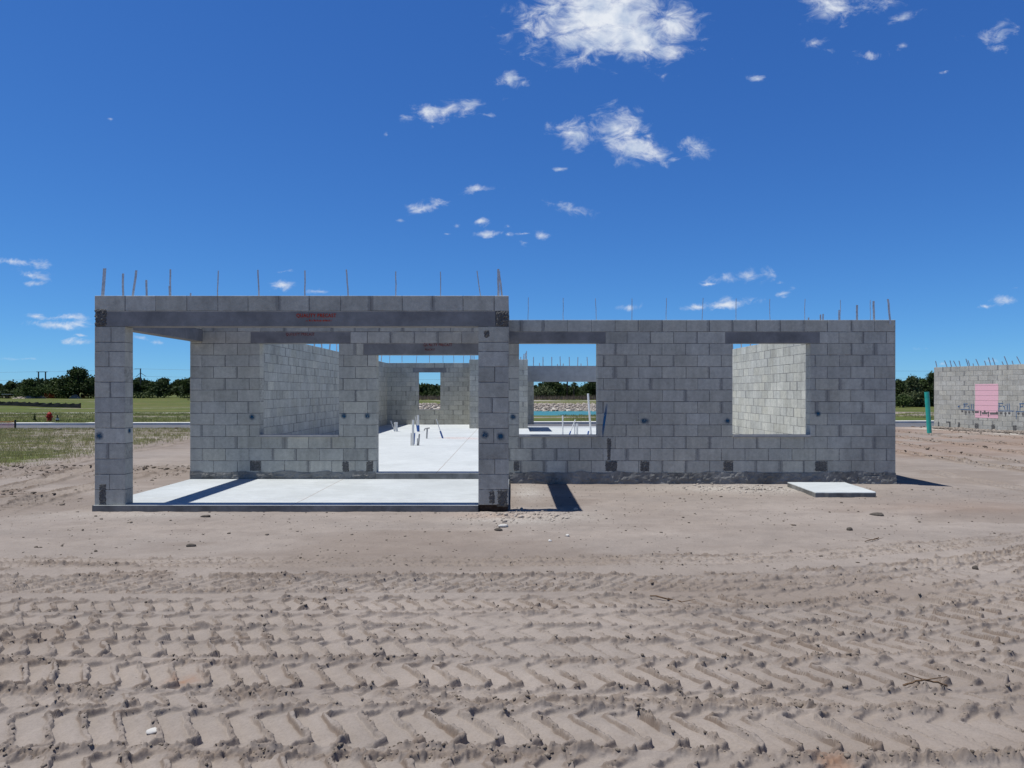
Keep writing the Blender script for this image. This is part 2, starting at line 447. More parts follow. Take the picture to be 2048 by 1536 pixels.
def mat_faded(name, col, scale, lo, hi, amount=.9):
    """paint sprayed or stencilled on concrete, worn through in places"""
    m = Mat(name, .9, .1)
    m.color(tuple(col))
    r, g, b, a = m.attr()
    n = m.noise(scale, 4, .7)
    f = m.math('MULTIPLY', m.ramp(n, [(lo, 0.0), (hi, amount)]), r)
    tr = m.n("BsdfTransparent"); mx = m.n("MixShader")
    out = [x for x in m.nt.nodes if x.type == 'OUTPUT_MATERIAL'][0]
    m.l(f, mx.inputs[0]); m.l(tr.outputs[0], mx.inputs[1]); m.l(m.b.outputs[0], mx.inputs[2]); m.l(mx.outputs[0], out.inputs[0])
    return m.m

M = {}
M['block'] = mat_block()
M['lintel'] = mat_concrete("precast_concrete", (.160, .159, .157), (.285, .283, .278), scale=2.0, rough=.8).m
M['beam'] = mat_concrete("smooth_beam_concrete", (.33, .33, .325), (.43, .43, .425), scale=1.5).m
M['slab'] = mat_concrete("bare_slab_concrete", (.45, .475, .475), (.54, .565, .565), joint=[-1.8, ], rough=.8).m
M['porch'] = mat_concrete("porch_slab_concrete", (.42, .44, .43), (.51, .535, .53), joint=[-3.4], rough=.8).m
M['slabside'] = mat_concrete("rough_slab_edge", (.12, .117, .108), (.30, .295, .275), scale=3, bump=.9).m
M['pad'] = mat_concrete("pad_concrete", (.44, .465, .46), (.52, .545, .54)).m
M['grout'] = None
m = Mat("rough_grout", .95, .1)
m.color(m.mix(m.ramp(m.noise(75, 3, .8), [(.60, 0.0), (.70, 1.0)]), m.ramp(m.noise(40, 4, .7), [(.3, (.08, .078, .074)), (.7, (.20, .196, .186))]), (.42, .41, .39)))
m.bump(m.noise(70, 4, .8), 1.0, .02); M['grout'] = m.m
M['strap'] = simple("galvanised_strap", (.55, .56, .58), .5, .5, .35, .3, 30)
M['sill'] = mat_concrete("sill_concrete", (.30, .295, .28), (.42, .41, .39), scale=3).m
M['blue'] = mat_faded("blue_spray_paint", (.016, .085, .16), 30, .25, .5, .85)
M['bluedk'] = mat_faded("blue_marker_paint", (.01, .12, .30), 60, .2, .4, .9)
M['red'] = mat_faded("red_stencil_ink", (.55, .055, .02), 60, .30, .48, .85)
M['redfaint'] = mat_faded("faded_red_stencil_ink", (.34, .05, .03), 50, .38, .58, .8)
M['pink'] = mat_faded("pink_paint", (.84, .50, .545), 20, .05, .12, 1.0)
M['pvc'] = simple("white_pvc", (.74, .74, .72), .35, .5, 0, .12, 20)
M['pvcgrey'] = simple("dusty_grey_pvc", (.40, .40, .39), .6, .3, 0, .25, 30)
M['sleeve'] = simple("blue_sleeve", (.05, .13, .38), .5, .3, 0, .2, 30)
M['teal'] = simple("teal_pvc", (.025, .42, .34), .35, .5, 0, .15, 6)
M['hydrant'] = simple("red_enamel", (.34, .020, .007), .5, .3, 0, .2, 9)
M['darkpost'] = simple("dark_green_plastic", (.012, .022, .018), .5, .4)
M['white'] = simple("white_paint", (.78, .78, .76), .5, .4, 0, .1)
M['silt'] = simple("black_silt_fabric", (.018, .018, .017), .8, .2, 0, .3, 3)
M['wood'] = simple("weathered_wood", (.14, .09, .055), .9, .15, 0, .4, 20)
M['bark'] = simple("bark", (.10, .075, .055), .95, .1, 0, .4, 12)
M['pole'] = simple("pole_wood", (.13, .12, .11), .9, .1, 0, .2, 3)
M['wire'] = simple("wire_metal", (.10, .10, .11), .6, .3)
M['orange'] = simple("orange_mesh_plastic", (.58, .13, .05), .6, .3)
M['asphalt'] = mat_concrete("asphalt", (.105, .104, .108), (.155, .153, .157), scale=.8, rough=.9).m
M['kerb'] = mat_concrete("kerb_concrete", (.55, .54, .50), (.66, .65, .61), scale=2).m
M['ground'] = mat_ground()
M['rock'] = mat_tint("pale_limestone", (.17, .142, .118), (.44, .385, .325), scale=6)
M['clod'] = mat_tint("sand_clod", (.10, .080, .062), (.33, .275, .22), scale=40)
M['undercutsoil'] = simple('undercut_brown_soil', (.060, .042, .032), .98, .05, 0, .5, 25)
M['darkstone'] = simple("dark_stone", (.11, .095, .08), .95, .1, 0, .4, 30)
M['palestone'] = simple("pale_stone", (.55, .53, .49), .9, .2, 0, .2, 30)
M['greystone'] = simple("grey_concrete_lump", (.34, .33, .31), .95, .1, 0, .3, 30)
M['leafdark'] = mat_leaf("dark_foliage", (.014, .030, .009), (.072, .100, .030))
M['leafmid'] = mat_leaf("mid_foliage", (.020, .045, .012), (.085, .120, .032))
M['leafpale'] = mat_leaf("pale_foliage", (.035, .060, .020), (.150, .165, .080))
M['grass'] = mat_leaf("grass_blades", (.085, .120, .022), (.360, .330, .150), .35)
M['reed'] = mat_leaf("dry_reeds", (.105, .078, .055), (.26, .19, .145), .3)
m = Mat("pond_water", .35, .18); m.color((.045, .19, .185)); m.bump(m.noise(1.2, 4, .6, sc=(.4, 1, 1)), .35, .08); M['water'] = m.m

# ------------------------------------------------------------------ ground
# wheel tracks that run across the foreground: centre line y0 + a*x + curve beyond x=1.2
TRACKS = [  # y0, a, bend, width, pitch, depth, sharpness, way the lugs point
    (6.62, .015, .085, .16, .080, .008, .8, 1),
    (6.44, .015, .085, .16, .080, .008, .8, 1),
    (5.90, .010, .105, .24, .126, .015, 1.1, -1),
    (5.66, .010, .105, .24, .126, .015, 1.1, -1),
    (5.24, .020, .150, .30, .14, .014, 1.0, 1),
    (4.85, .005, .140, .28, .168, .017, 1.0, 1),
    (4.57, .005, .130, .28, .168, .018, 1.05, 1),
    (4.28, -.005, .105, .30, .168, .018, 1.0, 1),
    (3.90, .000, .045, .40, .168, .018, 1.0, 1),
    (3.58, .000, .030, .20, .170, .013, .8, 1),
    (3.27, -.008, .012, .42, .170, .021, 1.1, 1),
    (2.82, -.02, .0, .44, .172, .020, 1.0, 1),
    (2.34, -.02, .0, .46, .172, .019, 1.0, 1),
]
BERMS = [  # y0, a, bend, half width, height, where strong (x0, x1)
    (3.60, -.012, .03, .050, .034, -3.4, -.5),
    (3.55, .0, .03, .030, .014, -.6, 3.5),
    (5.02, .012, .145, .05, .026, -.2, 6.5),
    (4.42, .0, .115, .030, .010, -4, 5),
    (4.08, .0, .07, .035, .014, -4, 4),
    (3.03, -.012, .01, .035, .018, -3, 3),
    (5.55, .010, .12, .035, .014, -3, 6),
    (6.02, .010, .10, .04, .016, -4.5, 6),
    (7.02, .105, .0, .045, .030, 2.95, 3.9),
    (7.12, .0, .03, .05, .028, 4.0, 4.5),
    (7.16, .0, .03, .05, .030, 4.9, 5.4),
    (6.78, .0, .02, .035, .012, 1.0, 2.4),
    (5.95, -.04, .0, .06, .024, -4.9, -1.2),
    (6.15, -.06, .0, .05, .022, -4.9, -3.2),
    (2.52, -.02, .0, .04, .018, -3, 3),
]
def bent(X, y0, a, c):
    return y0 + a*X + c*np.maximum(X-1.2, 0)**1.7

def ground_base(X, Y):
    z = np.zeros_like(X)
    near_edge = 34.2 + .05*X
    t = sstep(-3.5, 0.2, Y-near_edge)
    z = z - .36*t
    z = np.where(Y > 70, -.36 + .36*np.clip((Y-70)/130, 0, 1), z)
    # pond behind the road, with a rocky far bank
    px = sstep(-24, -16, X)*(1-sstep(30, 37, X))
    dep = sstep(58, 66, Y)*(1-sstep(88, 103, Y))
    z = z - 1.5*px*dep
    # gentle slope away from the right of the house
    z = z - .07*sstep(6.4, 8.5, X)*(1-sstep(13, 17, X))*sstep(9, 11, Y)*(1-sstep(18, 24, Y))
    und = (fbm(X*.35, Y*.35, 4, 5)-.5)*.05*(1-sstep(26, 32, Y)) + (fbm(X*.06, Y*.06, 4, 8)-.5)*.5*sstep(60, 75, Y)*(1-px*.7)*(1-sstep(170, 200, Y))*.5
    und = und*(1-.7*sstep(7.5, 9, Y)*(1-sstep(12.5, 14, Y))*(X < 7))
    return z + und

def ground_detail(X, Y):
    """tread marks, ruts and crumbs; returns height, a clod-density map and where damp sand is smeared and crevices are painted darker"""
    X0, Y0 = X, Y                     # ragged edges: the pattern is read at slightly shifted points
    wx = (vnoise(X*20, Y*20, 201)-.5)*.016
    wy = (vnoise(X*20+9, Y*20, 205)-.5)*.024
    X, Y = X+wx, Y+wy
    z = np.zeros_like(X); rough = np.full_like(X, .10); damp = np.zeros_like(X)
    wob = (fbm(X*.7, Y*.7, 3, 31)-.5)
    jit = fbm(X*4, Y*4, 3, 77)-.5
    keep = fbm(X*.45+4, Y*1.1, 3, 91)
    fine = vnoise(X*17, Y*17, 61)
    for i, (y0, a, c, w, pitch, dep, sharp, sg) in enumerate(TRACKS):
        yc = bent(X, y0, a, c) + wob*.08
        v = (Y-yc)/(w/2)
        if not np.any(np.abs(v) < 1.4): continue
        av = np.abs(v)
        tri = np.where(av < .60, v/.60, np.sign(v)*(1-(av-.60)/.40*1.25))
        off = -sg*max(.20*w, min(.068, .5*pitch))*tri
        ph = (X - off + jit*.042 + i*.057)/pitch
        cell = np.floor(ph); fr = ph-cell
        hv = vnoise(cell*7.31+i*13, np.full_like(cell, i*3.7), 5)
        wr = .062 + .055*vnoise(ph*1.3, v*2.2+i*9, 41) + .03*sstep(.5, .75, av)
        d = np.abs(fr-.5)
        hook = sstep(.5, .72, av)
        ridge = 1-sstep(wr*(.84-.42*hook), wr*(1.10+.42*hook), d)
        lum = .35 + 1.0*fine + .35*(hv-.5)
        inside = 1-sstep(.80, 1.06, av)
        k = sharp*(.15+.85*sstep(.30, .46, keep)) * (.75+.5*hv)
        pad = .30*dep*np.sin(6.2832*fr)*sg + .20*dep*(v*.5) + (hv-.5)*dep*.25
        zt = -dep*.7 + ridge*dep*(.60+.6*lum)*k*(1-.75*sstep(.66, .95, av)) + (1-ridge)*pad + jit*.008
        z = z*(1-inside) + zt*inside
        flank = np.maximum(sstep(.5-wr*1.7, .5-wr*1.3, fr)*(1-sstep(.5-wr*.85, .5-wr*.6, fr)), .9*ridge*(av > .55))  # damp smears, with crevice shade on the ridge sides put into the colour too
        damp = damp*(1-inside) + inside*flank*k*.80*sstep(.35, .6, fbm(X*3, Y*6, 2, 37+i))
        edge = np.exp(-((av-1.03)/.11)**2)
        lump = vnoise(X*9+.4*ph, Y*9, 71+i)
        e_h = edge*dep*(.12+.60*sstep(.40, .70, lump)*(.5+.7*fine))
        z += e_h
        rough = np.maximum(rough*(1-inside*.8), np.maximum(edge*.9*sstep(.35, .6, lump), ridge*inside*.7*(.3+vnoise(X*6, Y*6, 23))))
    for i, (y0, a, c, hw, h, xa, xb) in enumerate(BERMS):
        yc = bent(X, y0, a, c) + (fbm(X*1.6, Y*0+i*5.1, 3, 45+i)-.5)*.14
        g = np.exp(-((Y-yc)/hw)**2)
        if not np.any(g > .01): continue
        on = sstep(xa-.4, xa+.4, X)*(1-sstep(xb-.5, xb+.5, X))
        n = vnoise(X*6.5, Y*9, 83+i)
        broken = sstep(.28, .5, vnoise(X*2.2, Y*0+i*7, 19+i))
        n2_ = vnoise(X*19, Y*24, 57+i)
        z += g*h*on*broken*(.12+.40*sstep(.3, .7, n)+.55*sstep(.5, .75, n2_))
        rough = np.maximum(rough, g*on*broken*1.0)
    # ruts running away from the viewer, right of the house and left of the porch
    for i, (x0, sl, w, dep, ya, yb) in enumerate([(10.7, .0, .42, .055, 11, 30), (11.7, .03, .30, .04, 12, 30), (13.4, .02, .42, .05, 12, 30), (15.3, .0, .45, .04, 12, 30), (16.6, .05, .4, .035, 12, 30),
                                                  (-7.1, -.12, .42, .030, 9.5, 16), (-8.3, -.16, .5, .040, 9, 17), (-9.4, -.1, .42, .03, 10, 30), (-6.6, -.05, .40, .014, 14, 31), (8.8, .05, .4, .014, 8, 16)]):
        xc = x0 + sl*(Y-12) + (fbm(Y*.3, Y*0+i*3, 2, 7)-.5)*.5
        v = (X-xc)/(w/2)
        on = sstep(ya-1, ya+1, Y)*(1-sstep(yb-2, yb, Y))
        ins = (1-sstep(.8, 1.1, np.abs(v)))*on
        fr = (Y/.17 + np.abs(v)*.6) % 1.0
        z += ins*(-dep*.6 + dep*1.3*(np.abs(fr-.5) < .17)*(.4+vnoise(X*5, Y*5, 3)))
        ed = np.exp(-((np.abs(v)-1.15)/.18)**2)*on
        z += ed*dep*(.2+1.2*vnoise(X*4, Y*4, 13+i))
        rough = np.maximum(rough, np.maximum(ed*.8, ins*.35))
        damp = np.maximum(damp, np.clip(ed*1.0*sstep(.3, .6, vnoise(X*2.2, Y*3, 5+i)) + ins*.30*vnoise(X*3, Y*5, 9+i), 0, .8)*np.clip(dep/.04, 0, 1))
    # long shallow scrapes from the grader, and churned sand on the left
    sc = vnoise((X-.55*Y)*5.5, (Y+.2*X)*.5, 67)
    z += (sc-.5)*.010*sstep(6.4, 7.2, Y)*(1-sstep(12, 16, Y))
    ch = sstep(-5.6, -6.6, X)*sstep(8.8, 10, Y)*(1-sstep(13.5, 16, Y))*sstep(.35, .6, fbm(X*.5, Y*.5, 3, 15))
    z += ch*(fbm(X*4, Y*4, 4, 33)-.45)*.10
    rough = np.maximum(rough, ch*.6)
    damp = np.maximum(damp, ch*.75*sstep(.45, .65, fbm(X*2.2, Y*3.5, 3, 35)))
    return z, rough, damp

def crumbs(X, Y, rough):
    c = sstep(.60, .72, vnoise(X*34, Y*34, 3))*.011 + sstep(.60, .74, vnoise(X*62+7, Y*62, 4))*.008 + (fbm(X*90, Y*90, 2, 6)-.5)*.007
    big = sstep(.62, .74, vnoise(X*15+3, Y*15, 9))*.012
    pk = (vnoise(X*48+5, Y*48, 15)-.5)*np.clip(rough*1.3-.3, 0, 1)*.009
    return pk + rough*(c*1.2 + big*np.clip(rough*1.4-.3, 0, 1)) + (fbm(X*22, Y*22, 3, 12)-.5)*.005

def footprint(X, Y):
    a = sstep(-5.50, -5.40, X)*(1-sstep(6.46, 6.56, X))*sstep(12.10, 12.2, Y)*(1-sstep(30.0, 30.1, Y))
    b = sstep(-5.48, -5.40, X)*(1-sstep(-.16, -.08, X))*sstep(9.28, 9.34, Y)*(1-sstep(12.1, 12.2, Y))
    return np.maximum(a, b)

def ground_z(X, Y, fine=True):
    X = np.asarray(X, dtype=float); Y = np.asarray(Y, dtype=float)
    z = ground_base(X, Y)
    if fine:
        d, r, _ = ground_detail(X, Y)
        z = z + d + crumbs(X, Y, r)
    z = z*(1-footprint(X, Y)) - .15*footprint(X, Y)
    return z

def ground_masks(X, Y, rough):
    bd = -10.1 + (fbm(X*.25, Y*.25, 4, 3)-.5)*2.2 - .02*(Y-20)
    g_left = sstep(.5, -.6, X-bd)*sstep(11.5, 13.5, Y + .25*(X+10))
    patch = .15 + .64*fbm(X*.22, Y*.35, 4, 51)*sstep(-.3, -2.2, X-bd) + .12*fbm(X*1.1, Y*1.6, 3, 8)
    grass = g_left*patch*(1-sstep(32, 34, Y)*.1)
    far = sstep(40.5, 41.5, Y-.053*X)
    streak = sstep(.60, .72, fbm(X*.03+3, Y*.22, 4, 27))*sstep(48, 54, Y)*.55
    sandline = np.exp(-((Y-(66+.02*X+4*(fbm(X*.05, Y*0, 3, 9)-.5)))/2.6)**2)*(X < -22)
    fg = 1.0 - streak - sandline*.9
    path = np.exp(-((Y-140)/4.0)**2)*(X > -40)
    rock = sstep(86, 89, Y)*(1-sstep(103, 105, Y))*sstep(-24, -18, X)*(1-sstep(33, 38, X))
    bare = np.exp(-((Y-60)/5)**2)*(X > 28)*.7
    grass = np.maximum(grass, far*np.clip(fg-path*1.0-rock-bare, 0, 1))
    damp = np.clip((rough-.28)*.90, 0, .62)*(Y < 40)
    dk = sstep(.52, .68, fbm(X*.45-.3*Y, Y*.9, 4, 101))*.35*(Y < 30)
    damp = np.maximum(damp, dk)
    pale = np.exp(-(((X-.12)/.75)**2+((Y-8.9)/.45)**2))*.6 + np.exp(-(((X-3.9)/1.3)**2+((Y-11.5)/.5)**2))*.55 + np.exp(-(((X-.25)/.25)**2+((Y-11.0)/.9)**2))*.45
    pale += np.exp(-(((X+4.6)/1.2)**2+((Y-9.0)/.22)**2))*.25
    pale += np.exp(-((X-(18.3+(30.6-Y)*.335-.5))/.8)**2)*(Y > 14)*(Y < 31)*1.1
    pale *= .5+fbm(X*6, Y*6, 3, 41)
    pale = np.maximum(pale, np.maximum(np.maximum(sandline, path)*.95*(Y > 40), rock))
    red = np.exp(-(((X+1.80)/.075)**2+((Y-3.82)/.07)**2))*1.1*fbm(X*25, Y*25, 3, 2)
    red += np.exp(-(((X+.15)/.6)**2+((Y-9.0)/.22)**2))*.30 + np.exp(-(((X-6.2)/1.6)**2+((Y-9.6)/.5)**2))*.14 + .22*sstep(14, 21, Y)*(X > 6)*(Y < 33)*sstep(.3, .6, fbm(X*.35, Y*.8, 3, 4))
    red += np.exp(-(((X-1.37)/.08)**2+((Y-2.985)/.06)**2))*.7*fbm(X*25, Y*25, 3, 2)
    return np.stack([np.clip(grass, 0, 1), np.clip(damp, 0, 1), np.clip(pale, 0, 1), np.clip(red, 0, 1)], -1)

def build_ground():
    ys = [-60, -45, -32, -22, -15, -10, -7, -5, -3.5, -2.2, -1.2, -.4, .3, .9, 1.4, 1.8, 2.0]
    y = 2.1
    while y < 10.5:
        ys.append(y); y += max(.0048, .00145*y)
    while y < 31:
        ys.append(y); y += .0042*y
    while y < 130:
        ys.append(y); y += .010*y
    while y < 2500:
        ys.append(y); y += .05*y
    ys = np.array(ys)
    un = np.linspace(-.80, .80, 1040)
    tt = np.concatenate([np.linspace(.002, .05, 14), np.linspace(.06, 1, 16)**1.0])
    w = np.maximum(ys, 2.6)
    out = np.where(ys > 200, 3000, 420)
    Xc = un[None, :]*w[:, None]
    ex = np.linspace(0, 2.4, 170)[1:]              # fine enough for a viewer a few steps aside
    E_ = .80*w[:, None] + ex[None, :]
    R = .80*w[:, None] + 2.4 + tt[None, :]*out[:, None]
    R = np.concatenate([E_, R], 1)
    X = np.concatenate([-R[:, ::-1], Xc, R], 1)
    Y = np.repeat(ys[:, None], X.shape[1], 1)
    nr, nc = X.shape
    xf, yf = X.ravel(), Y.ravel()
    z = ground_base(xf, yf)
    rough = np.zeros_like(z)
    sel = (yf > 1.9) & (yf < 32) & (np.abs(xf) < 34)
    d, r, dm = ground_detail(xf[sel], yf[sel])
    z[sel] += d; rough[sel] = r
    s2 = sel & (yf < 14)
    z[s2] += crumbs(xf[s2], yf[s2], rough[s2])*(1-sstep(10, 14, yf[s2])*.6)
    fp = footprint(xf, yf)
    z = z*(1-fp) - .15*fp
    tint = ground_masks(xf, yf, rough)
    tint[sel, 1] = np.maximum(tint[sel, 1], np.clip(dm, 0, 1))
    i = np.arange(nr-1)[:, None]*nc + np.arange(nc-1)[None, :]
    F = np.stack([i, i+1, i+nc+1, i+nc], -1).reshape(-1, 4)
    me = np_mesh("ground", np.stack([xf, yf, z], -1), F, tint, smooth=True)
    o = link_mesh("ground", me, M['ground'])
    tag(o, kind="structure")

build_ground()

# road, kerb, pavement, water
def strip(name, mat, f0, f1, z, x0, x1, n=40, thick=.0):
    mb = MB()
    for k in range(n+1):
        x = x0 + (x1-x0)*k/n
        mb.v += [(x, f0(x), z), (x, f1(x), z)]
    for k in range(n):
        mb.f.append((2*k, 2*k+2, 2*k+3, 2*k+1)); mb.mi.append(0)
    if thick:
        b = len(mb.v)
        mb.v += [(v[0], v[1], z-thick) for v in mb.v[:b]]
        for k in range(n):
            mb.f.append((2*k, b+2*k, b+2*k+2, 2*k+2)); mb.f.append((2*k+1, 2*k+3, b+2*k+3, b+2*k+1)); mb.mi += [0, 0]
        mb.f.append((0, 1, b+1, b)); mb.f.append((2*n, b+2*n, b+2*n+1, 2*n+1)); mb.mi += [0, 0]
    o = mb.build(name, mat)
    return tag(o, kind="structure")
strip("road", M['asphalt'], lambda x: 34.2+.05*x, lambda x: 41.5+.053*x, -.325, -260, 260)
strip("kerb", M['kerb'], lambda x: 41.5+.053*x, lambda x: 41.85+.053*x, -.20, -260, 260, thick=.3)
strip("pavement", M['kerb'], lambda x: 44.1+.053*x, lambda x: 45.4+.053*x, -.325, -26.5, 260, thick=.12)
strip("pavement", M['kerb'], lambda x: 44.1+.053*x, lambda x: 45.4+.053*x, -.325, -31, -28.6, n=2, thick=.12)
strip("pond_water", M['water'], lambda x: 59, lambda x: 101, -1.02, -26, 40)

# ------------------------------------------------------------------ the block house
HOUSE = empty("block_house", (0.5, 12.05, 0.0), "unroofed grey concrete block house shell with open front porch and bare floor slab", "house")

class Frame:
    def __init__(s, o, d, n):
        s.o = Vector((o[0], o[1], 0)); s.d = Vector((d[0], d[1], 0)); s.n = Vector((n[0], n[1], 0))
        s.flip = s.d.cross(Vector((0, 0, 1))).dot(s.n) < 0
    def p(s, a, t, z):
        q = s.o + s.d*a + s.n*t
        return (q.x, q.y, z)

def add_faces(mb, fr, faces, b):
    for f in faces:
        f = tuple(b+i for i in f)
        mb.f.append(f[::-1] if fr.flip else f); mb.mi.append(0)

def add_block(mb, fr, s0, s1, z0, z1, t0, t1, e0, e1, top, smear, rr):
    """one block with thin mortar round it; e0/e1: that end is free, top: upper face is free"""
    c = .0035
    # mortar core
    b = len(mb.v)
    for t in (t1-c, t0+c):
        for (s, z) in ((s0, z0), (s1, z0), (s1, z1), (s0, z1)):
            mb.v.append(fr.p(s, t, z)); mb.t.append((1, 1, 0, 0))
    add_faces(mb, fr, [(0, 1, 2, 3), (7, 6, 5, 4), (0, 4, 5, 1), (1, 5, 6, 2), (2, 6, 7, 3), (3, 7, 4, 0)], b)
    g = .0045
    a0 = s0 - .0015 if e0 else s0 + g*rr.uniform(.6, 1.3)
    a1 = s1 + .0015 if e1 else s1 - g*rr.uniform(.6, 1.3)
    h0 = z0 + g*rr.uniform(.6, 1.3); h1 = z1 + .0015 if top else z1 - g*rr.uniform(.6, 1.3)
    tone = rr.gauss(1.0, .055); tone = max(.80, min(1.16, tone)); warm = min(1, max(0, rr.gauss(.35, .3)))
    f1 = t1 + rr.uniform(-.0012, .0016); f0 = t0 - rr.uniform(-.0012, .0016)
    ch = .0032
    xs = [a0, a0+ch, a1-ch, a1]
    L = a1-a0
    inner = min(rr.uniform(.04, .11), L*.35)
    cols = [a0+ch, a0+inner, a1-inner, a1-ch]
    sm = [smear[0], 0, 0, smear[1]]
    wob = [rr.uniform(-.0012, .0012) for _ in range(4)]
    for (tf, tr) in ((f1, f1-ch), (f0, f0+ch)):
        b = len(mb.v)
        # outer ring (4) then front columns bottom (4) and top (4)
        for (s, z, k) in ((a0, h0, 0), (a1, h0, 1), (a1, h1, 1), (a0, h1, 0)):
            mb.v.append(fr.p(s, tr, z)); mb.t.append((tone, 0, smear[k], warm))
        for q in range(4):
            mb.v.append(fr.p(cols[q], tf, h0+ch+wob[0])); mb.t.append((tone, 0, sm[q], warm))
        for q in range(4):
            mb.v.append(fr.p(cols[q], tf, h1-ch+wob[1])); mb.t.append((tone, 0, sm[q], warm))
        fs = [(4, 5, 9, 8), (5, 6, 10, 9), (6, 7, 11, 10), (0, 1, 7, 6, 5, 4), (1, 2, 11, 7), (2, 3, 8, 9, 10, 11), (3, 0, 4, 8)]
        if tf == f0: fs = [f[::-1] for f in fs]
        add_faces(mb, fr, fs, b)
    fa = len(mb.v)-24; fb = len(mb.v)-12
    rel = lambda i: i
    for (i, j) in ((0, 1), (1, 2), (2, 3), (3, 0)):
        f = (fa+i, fb+i, fb+j, fa+j)
        mb.f.append(f[::-1] if fr.flip else f); mb.mi.append(0)

def block_wall(name, fr, length, courses, openings=(), thick=.2, parent=None, seed=1, module=.4064, half0=0, ends=(True, True), pattern=None, z_top_free=True, noends=False):
    rr = random.Random(seed); mb = MB()
    for ci, (z0, z1) in enumerate(courses):
        off = 0 if (ci+half0) % 2 == 0 else module/2
        cuts = [0.0]
        if pattern is not None:
            cuts += list(pattern(ci))
        else:
            s = off if off > 0 else module
            while s < length-.07:
                cuts.append(s); s += module
        cuts.append(length)
        # free stretches
        free = [(0.0, length)]
        zm = .5*(z0+z1)
        for (a, b, oz0, oz1) in openings:
            if oz0 < zm < oz1:
                nf = []
                for (p, q) in free:
                    if b <= p or a >= q: nf.append((p, q)); continue
                    if a-p > .01: nf.append((p, a))
                    if q-b > .01: nf.append((b, q))
                free = nf
        last = (ci == len(courses)-1) and z_top_free
        for (p, q) in free:
            pts = [p] + [c for c in cuts if p+.07 < c < q-.07] + [q]
            sm_prev = 0.0
            jit = [0]+[rr.uniform(-.006, .006) for _ in pts[2:]]+[0]
            for k in range(len(pts)-1):
                e0 = k == 0; e1 = k == len(pts)-2
                sm_next = 0.0 if e1 else (rr.uniform(.6, 1.0) if rr.random() < .42 else rr.uniform(0, .35))
                if e1 and rr.random() < .3: sm_next = .5
                add_block(mb, fr, pts[k]+jit[k], pts[k+1]+jit[k+1], z0, z1, -thick, 0.0, e0, e1, last, (sm_prev, sm_next), rr)
                sm_prev = sm_next if rr.random() < .5 else sm_next*.4
    return mb.build(name, M['block'], parent)

Z0 = .19
CRS = []
z = Z0
for k in range(13):
    h = .208 if k < 3 else .2005
    CRS.append((z, z+h)); z += h
ZT = z                                    # top of the house walls
XL, XR, YF, YB = -5.54, 6.60, 12.05, 29.9
zs, zw, zd = CRS[3][0], CRS[10][1], CRS[9][1]     # window sill, window head, door head
FRONT = Frame((XL, YF), (1, 0), (0, -1))
def S(x): return x-XL
open_front = [
    (S(-4.346), S(-2.978), zs, zw), (S(-4.50), S(-2.78), zw, zw+.2005),
    (S(-2.335), S(-.30), 0, zd), (S(-2.56), S(-.09), zd, zw),
    (S(.12), S(1.472), zs, zw), (S(-.06), S(1.612), zw, zw+.2005),
    (S(3.795), S(5.138), zs, zw), (S(3.666), S(5.30), zw, zw+.2005)]
wall_front = block_wall("wall", FRONT, XR-XL, CRS, open_front, parent=HOUSE, seed=3)
wall_front["label"] = "front wall with three window openings and a wide door opening"
wall_l = block_wall("wall", Frame((XL+.2, YF+.2), (0, 1), (1, 0)), YB+.2-YF-.2, CRS, parent=HOUSE, seed=5)
wall_r = block_wall("wall", Frame((XR-.2, YF+.2), (0, 1), (-1, 0)), YB+.2-YF-.2, CRS, parent=HOUSE, seed=6)
wall_r["label"] = "sunlit right side wall"
# back of the house: wall with a window, two returns, a recessed piece, and the garage front
BK = Frame((XL+.2, YB), (1, 0), (0, -1))
def SB(x): return x-(XL+.2)
zbw0, zbw1 = CRS[3][0], CRS[10][1]
wall_b = block_wall("wall", BK, -1.44-(XL+.2), CRS, [(SB(-4.0), SB(-3.06), zbw0, zbw1), (SB(-4.24), SB(-2.80), zbw1, zbw1+.2005)], parent=HOUSE, seed=8)
wall_b["label"] = "back wall with one narrow window opening"
block_wall("wall", Frame((-1.64, 26.9), (0, 1), (-1, 0)), YB-26.9, CRS, parent=HOUSE, seed=9)
PW = Frame((-1.60, 26.7), (1, 0), (0, -1))
block_wall("wall", PW, 2.2, CRS, [(.65, 1.6, 0, zd), (.45, 1.8, zd, zw)], parent=HOUSE, seed=10)
block_wall("wall", Frame((.60, 26.9), (0, 1), (1, 0)), YB-26.9, CRS, parent=HOUSE, seed=12)
GW = Frame((.62, YB+.05), (1, 0), (0, -1))
gc = [(a, b) for (a, b) in CRS if b < 2.72][:-1]
ZG = 2.70
block_wall("wall", GW, .31, [(a, b) for (a, b) in CRS if b < 2.15], parent=HOUSE, seed=13)
block_wall("wall", Frame((5.72, YB+.05), (1, 0), (0, -1)), XR-.2-5.72, [(a, b) for (a, b) in CRS if b < 2.15], parent=HOUSE, seed=14)

